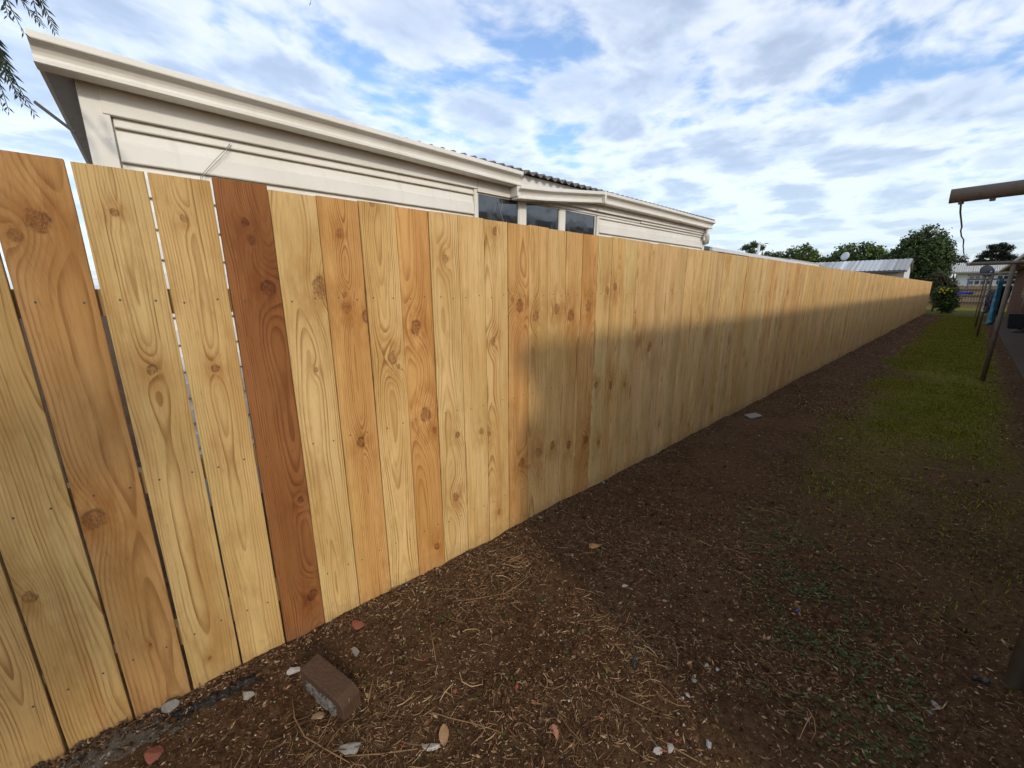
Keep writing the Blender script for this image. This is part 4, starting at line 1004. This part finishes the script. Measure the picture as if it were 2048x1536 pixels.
tag(mb.build('grass', M_grass), 'short patchy green lawn grass along the yard', 'grass', kind='stuff')
M_weed = island_mat('weed_leaves', [(0, (.026, .036, .006)), (.5, (.055, .070, .013)), (.85, (.095, .11, .026)), (1, (.15, .15, .055))], .6, .3, .2)
mb = MB(); weed_spots = []
for _ in range(1000):
    # loose strip of low weeds crossing the shaded soil
    t = rl.random()
    bx, by = 1.02+.75*t+rl.gauss(0, .10), 2.5-1.0*t+rl.gauss(0, .22)
    if rl.random() < .28: bx, by = rl.uniform(.25, 1.9), rl.uniform(.35, 4.0)
    if noise.noise(Vector((bx*4, by*4, 7))) < -.1: continue
    weed_spots.append((bx, by))
for bx, by in weed_spots:
    for _ in range(rl.randint(2, 6)):
        a = rl.uniform(0, 6.28); L = rl.uniform(.006, .020); W = L*rl.uniform(.25, .42); x = bx+rl.gauss(0, .012); y = by+rl.gauss(0, .012)
        c = Vector((x, y, ground_z(x, y)+rl.uniform(.002, .010))); d = Vector((math.cos(a), math.sin(a), rl.uniform(-.1, .6))).normalized(); s = Vector((-math.sin(a), math.cos(a), 0))*W
        mb.add([c, c+d*L*.5+s, c+d*L, c+d*L*.5-s], [(0, 1, 2), (0, 2, 3)])
tag(mb.build('low_weeds', M_weed), 'low green weeds and clover in patches on the soil', 'weeds', kind='stuff')

# ------------------------------------------------------------------ single pieces lying on the soil
def gp(px, py, h=0.0):
    p = on_z(px, py, h)
    for _ in range(3): p = on_z(px, py, h+ground_z(p.x, p.y))
    return p
M_darkbrick = simple('weathered_brown_brick', (.088, .050, .030), .85, .2, .3, 22, .6, 110, dirt=((.24, .21, .18), .64, .7))
M_mortar = simple('old_mortar', (.17, .15, .13), .95, .1, .4, 30, .9, 120, dirt=((.04, .03, .022), .48, .9))
q = [on_z(601, 1337, .085), on_z(637, 1310, .085), on_z(721, 1374, .085), on_z(684, 1404, .085)]
ctr = (q[0]+q[1]+q[2]+q[3])/4
ax = ((q[2]-q[1])+(q[3]-q[0])).normalized(); ang = math.atan2(ax.y, ax.x)
brick = empty('loose_brick', (ctr.x, ctr.y, ground_z(ctr.x, ctr.y)), ang); brick.rotation_euler = (R(3), R(2), ang)
tag(brick, 'dark brown brick lying on the soil by the near fence boards', 'brick')
mb = MB()
prof = [(-.036, 0), (.036, 0), (.036, .088), (-.036, .088)]
L2 = .117
secs = [(-L2, 1.0, 0), (-L2+.004, 1.0, 0), (L2-.03, 1.0, 0), (L2-.008, 1.0, -.012), (L2, .98, -.024)]
mb.prism(prof, [lambda a, b_, s=s: (s[0], a*s[1], b_+(s[2] if b_ > .05 else -.012)) for s in secs]); mb.build('body', M_darkbrick, brick, bevel=.005)
mb = MB(); rr = random.Random(8)
nxm, nzm = 14, 5; V = []; Fc = []
for i in range(nxm+1):
    for j in range(nzm+1):
        e = 0 if (i in (0, nxm) or j in (0, nzm)) else 1
        V.append((-.085+.165*i/nxm+rr.uniform(-.004, .004), -.0362-.008*e*(.5+rr.random()), .004+.055*j/nzm+rr.uniform(-.004, .004)))
for i in range(nxm):
    for j in range(nzm): a = i*(nzm+1)+j; Fc.append((a, a+1, a+nzm+2, a+nzm+1))
mb.add(V, Fc); mb.build('mortar_crust', M_mortar, brick)

def shard(name, px, py, size, mat, label, cat, seed, flat=.35, elong=1.0, rz=None, tilt=.15, sink=.3, group=None):
    rr = random.Random(seed); p = gp(px, py); bm = bmesh.new()
    bmesh.ops.create_icosphere(bm, subdivisions=2, radius=1.0); size *= .82
    # chop with random planes for an angular piece
    for _ in range(12):
        d = Vector((rr.gauss(0, 1), rr.gauss(0, 1), rr.gauss(0, .6))).normalized(); k = rr.uniform(.38, .72)
        for v in bm.verts:
            e = v.co.dot(d)-k
            if e > 0: v.co -= d*e
    for v in bm.verts:
        v.co += Vector((noise.noise(v.co*2.2+Vector((seed, 0, 0))), noise.noise(v.co*2.2+Vector((0, seed, 0))), 0))*.12
        v.co = Vector((v.co.x*size*elong*.5, v.co.y*size*.5, v.co.z*size*.5*flat))
    me = bpy.data.meshes.new(name); bm.to_mesh(me); bm.free(); me.materials.append(mat)
    o = bpy.data.objects.new(name, me); col.objects.link(o)
    o.location = (p.x, p.y, p.z+size*flat*.5*(1-sink)); o.rotation_euler = (rr.uniform(-tilt, tilt), rr.uniform(-tilt, tilt), rz if rz is not None else rr.uniform(0, 6.28))
    return tag(o, label, cat, group)
M_plaster = simple('white_plaster', (.42, .385, .335), .9, .2, .2, 20, .5, 80, dirt=((.32, .27, .21), .55, .7))
M_redb = simple('red_brick_shard', (.25, .085, .055), .9, .15, .25, 25, .5, 80, dirt=((.12, .06, .04), .55, .6))
M_pink = simple('pink_terracotta', (.42, .19, .12), .9, .15, .2, 25, .4, 80)
M_stone = simple('grey_stone', (.25, .225, .19), .9, .2, .25, 25, .5, 90, dirt=((.11, .085, .06), .55, .6))
M_pale = simple('pale_stone', (.29, .255, .21), .9, .2, .2, 25, .4, 80)
M_chipw = simple('raw_wood_chip', (.40, .22, .09), .85, .2, .3, 18, .3, 90)
M_tanw = simple('grey_wood_offcut', (.30, .205, .115), .85, .2, .3, 18, .3, 90)
shard('plaster_lump', 591, 1345, .050, M_plaster, 'white plaster lump against the upper end of the brown brick', 'rubble', 1, .7, 1.5, 1.2)
shard('brick_shard', 718, 1252, .085, M_redb, 'red brick shard half buried by the fence above the brown brick', 'rubble', 2, .30, 1.5, .5)
shard('slate_chip', 712, 1306, .058, M_stone, 'flat grey stone chip between the red shard and the brown brick', 'stone', 3, .22, 1.3, .2)
shard('wood_chip', 634, 1434, .060, M_tanw, 'square wooden offcut sticking out below the brown brick', 'wood offcut', 4, .25, 1.3, .7)
shard('wood_shard', 1190, 1094, .075, M_chipw, 'orange broken wood shard on the dark soil in mid yard', 'wood shard', 5, .3, 1.9, .75)
shard('small_stone', 1144, 1112, .028, M_pale, 'round pale stone left of the orange wood shard', 'stone', 6, .8)
shard('plaster_chip', 1157, 1232, .022, M_plaster, 'small bright white chip on the sunlit soil', 'rubble', 7, .6)
shard('plaster_flake', 1250, 1173, .035, M_plaster, 'long white flake at the edge of the sunlit soil', 'rubble', 8, .3, 1.6)
shard('plaster_flake', 1412, 1331, .032, M_plaster, 'white flake beside the tan stone at lower right centre', 'rubble', 9, .35, 1.3)
shard('plaster_flake', 1434, 1341, .026, M_plaster, 'smaller white flake just right of the tan stone flake', 'rubble', 10, .4)
shard('small_stone', 1388, 1363, .036, M_pale, 'tan flat stone below the pair of white flakes', 'stone', 11, .4, 1.2)
shard('plaster_flake', 1376, 1392, .034, M_plaster, 'white flake below the tan flat stone', 'rubble', 12, .3, 1.3)
shard('small_stone', 1466, 1306, .022, M_stone, 'grey stone alone right of the white flakes', 'stone', 13, .6)
shard('plaster_shard', 1317, 1504, .040, M_plaster, 'pointed white shard at the bottom edge, left one of two', 'rubble', 14, .25, 1.6, 1.0)
shard('plaster_shard', 1341, 1494, .040, M_plaster, 'narrow white shard at the bottom edge, right one of two', 'rubble', 15, .25, 1.8, 2.0)
shard('brick_shard', 1111, 1466, .050, M_pink, 'pink terracotta shard near the bottom edge', 'rubble', 16, .35, 1.5, 2.6)
shard('foil_scrap', 1416, 1491, .030, simple('crumpled_foil', (.5, .5, .52), .3, .5, .3, 60, .8, 200, metal=.5), 'crumpled silver scrap among weeds at the bottom', 'litter', 17, .8)
shard('plaster_piece', 858, 1497, .055, M_plaster, 'white broken piece beside the dry brown leaf', 'rubble', 18, .4, 1.7, 1.0)
shard('stone_flake', 703, 1500, .085, M_stone, 'large grey stone at the bottom below the brown brick', 'stone', 19, .35, 1.3, 1.1)
shard('small_stone', 1681, 879, .045, M_plaster, 'lone white stone on the shaded soil by the lawn', 'stone', 20, .7)
shard('paint_chip', 1208, 967, .034, simple('blue_grey_chip', (.28, .36, .40), .7, .2, .3, 40), 'blue grey chip resting against the fence foot', 'rubble', 21, .9)
shard('small_stone', 1080, 1036, .034, M_stone, 'grey stone touching the fence foot left of the blue chip', 'stone', 22, .7)
shard('blue_scrap', 1595, 1221, .026, M_blue, 'tiny blue plastic scrap among the weeds', 'litter', 23, .3, 1.6)
shard('plaster_flake', 1782, 1420, .030, M_pale, 'thin white flake left of the white chips at lower right', 'rubble', 24, .25, 2.0, 2.2)
shard('plaster_flake', 1872, 1412, .038, M_pale, 'upper of the two white chips at lower right', 'rubble', 25, .25, 1.5, 2.4)
shard('plaster_flake', 1862, 1427, .028, M_pale, 'lower of the two white chips at lower right', 'rubble', 26, .3, 1.2, .3)
shard('small_stone', 495, 1392, .055, M_pale, 'smooth pale stone left of the brown brick', 'stone', 27, .5, 1.4, .4)
shard('small_stone', 343, 1421, .075, M_stone, 'rounded grey stone against the fence at lower left', 'stone', 28, .7, 1.2, .8)
shard('brick_shard', 306, 1512, .075, M_redb, 'wine red shard at the bottom left', 'rubble', 29, .3, 1.5, .4)
shard('small_stone', 848, 1186, .022, M_pale, 'small white stone near the fence foot', 'stone', 30, .8)
shard('small_stone', 812, 1172, .018, M_plaster, 'tiny bright stone touching the fence foot', 'stone', 31, .8)
shard('small_stone', 782, 1347, .020, M_pale, 'small round stone right of the brown brick', 'stone', 32, .8)
shard('small_stone', 880, 1143, .018, M_stone, 'small grey stone at the fence foot past the white ones', 'stone', 33, .8)
shard('brick_chip', 910, 1385, .028, M_redb, 'small red brick crumb in the sunlit soil', 'rubble', 34, .4, 1.4)
p = gp(1495, 831); mb = MB(); mb.prism([(-.10, -.05), (.09, -.06), (.11, .04), (-.06, .06)], [lambda a, b_, z=z: (a, b_, z) for z in (0, .012)])
o = mb.build('fibro_offcut', M_stone, loc=(p.x+.05, p.y, p.z+.002)); o.rotation_euler = (.05, -.04, 1.3); tag(o, 'flat grey board offcut lying at the fence foot in mid yard', 'offcut')
# dark strip and pipe scrap
def strip(px, py, L, r_, rz, mat, name, label, cat, bend=.1):
    p = gp(px, py); pts = [(L*(k/6-.5), bend*L*math.sin(k/6*math.pi), r_*.7+.006*math.sin(k*1.3)) for k in range(7)]
    mb = MB(); mb.tube(pts, [r_*.7, r_, r_, r_*.95, r_, r_, r_*.6], 7); o = mb.build(name, mat, smooth=True, loc=(p.x, p.y, p.z)); o.rotation_euler = (0, 0, rz); return tag(o, label, cat)
strip(1272, 1327, .055, .006, 2.0, M_blackplastic, 'plastic_strip', 'dark curled plastic strip on the sunlit soil', 'litter', .25)
strip(1962, 1364, .05, .008, .5, M_blackplastic, 'pipe_scrap', 'short black pipe scrap beside the near clothesline post', 'litter')
M_polythene = simple('black_polythene', (.018, .017, .016), .65, .2, .4, 40, .9, 60, dirt=((.10, .065, .04), .5, .8))
mb = MB(); V = []; Fc = []
A = gp(345, 1428); B = gp(515, 1345)
for i in range(19):
    t = i/18; c = A.lerp(B, t)
    for j in range(6):
        s = j/5-.5; V.append((c.x+.016+s*.042*(1+.8*noise.noise(Vector((i*.9, 4, 4))))+.02*noise.noise(Vector((i*.7, j, 2))), c.y+s*.02+.01*noise.noise(Vector((i*1.7, j, 5))), ground_z(max(c.x, 0), c.y)+.004+.030*noise.noise(Vector((i*.9, j*1.1, 0)))-.012*abs(s)))
for i in range(18):
    for j in range(5): a = i*6+j; Fc.append((a, a+1, a+7, a+6))
mb.add(V, Fc); o = mb.build('plastic_sheet', M_polythene, smooth=True); tag(o, 'crumpled black plastic strip along the fence foot at lower left', 'plastic sheet')
s_ = o.modifiers.new('t', 'SOLIDIFY'); s_.thickness = .003
# dry leaf
p = gp(889, 1474); mb = MB(); V = []; Fc = []
for i in range(9):
    t = i/8; w = .016*math.sin(t*math.pi)**.7
    for s in (-1, 0, 1): V.append(((t-.5)*.065, s*w, .006+.006*abs(s)+.004*math.sin(t*4)))
for i in range(8):
    for j in range(2): a = i*3+j; Fc.append((a, a+1, a+4, a+3))
mb.add(V, Fc); o = mb.build('dry_leaf', simple('dry_leaf', (.33, .20, .10), .8, .2, .3, 60, .3, 150), smooth=True, loc=(p.x, p.y, p.z)); o.rotation_euler = (.1, .1, -.55); tag(o, 'oval dry brown leaf on the soil near the bottom', 'leaf')
# long single twigs lying on top
def twig(pts_px, r_, label, lift=.006):
    pts = []
    for k, (a, b_) in enumerate(pts_px):
        p = gp(a, b_); pts.append((p.x, p.y, p.z+lift+.003*math.sin(k*2.1)))
    mb = MB(); mb.tube(pts, [r_]*(len(pts)-1)+[r_*.5], 6); o = mb.build('twig', M_twig, smooth=True); tag(o, label, 'twig', 'long dry twigs')
twig([(905, 1205), (955, 1200), (1010, 1188), (1040, 1170), (1078, 1140)], .0022, 'forked pale twig on the sunlit soil below the fence')
twig([(585, 1395), (590, 1440), (610, 1475), (650, 1500), (700, 1530)], .0026, 'long tan twig curving below the brown brick')
twig([(690, 1515), (760, 1512), (830, 1500), (900, 1485)], .0022, 'straight tan twig near the bottom left of the leaf')
twig([(858, 1425), (900, 1440), (960, 1452), (1010, 1470)], .0022, 'pale twig right of the dry leaf')
twig([(736, 1406), (742, 1380), (750, 1345)], .003, 'short thick twig right of the brown brick')
twig([(860, 1255), (866, 1290), (872, 1325)], .003, 'short thick twig standing out in the middle sunlit soil')
twig([(1195, 1370), (1250, 1400), (1310, 1425), (1350, 1438)], .0018, 'thin twig crossing the soil at bottom centre')
twig([(1480, 1085), (1530, 1092), (1590, 1095)], .002, 'thin bent twig on shaded soil by the weeds')
twig([(1720, 960), (1760, 978), (1810, 1000)], .002, 'long pale twig lying on the sparse lawn')
twig([(1660, 1110), (1672, 1100), (1690, 1098)], .0022, 'looped twig at the edge of the weeds')
twig([(880, 1230), (910, 1245), (940, 1250)], .0015, 'fine twig near the centre of the sunlit soil')
twig([(400, 1385), (403, 1345), (412, 1300)], .0018, 'thin stalk leaning on the fence at lower left', .02)
# concrete lump at the fence foot, bottom left
M_lump = simple('rough_concrete', (.085, .068, .050), .95, .1, .4, 30, 1.0, 90, dirt=((.34, .31, .26), .56, .85), coords='pos')
mb = MB(); V = []; Fc = []
nxl, nyl = 34, 90
for j in range(nyl+1):
    for i in range(nxl+1):
        x = .004+.13*i/nxl; y = -.62+.54*j/nyl
        V.append((x, y, lump_z(x, y)))
for j in range(nyl):
    for i in range(nxl): a = j*(nxl+1)+i; Fc.append((a, a+1, a+nxl+2, a+nxl+1))
mb.add(V, Fc); o = mb.build('concrete_lump', M_lump, smooth=True); tag(o, 'rough lichen-flecked concrete lump at the fence foot, bottom left corner', 'concrete')
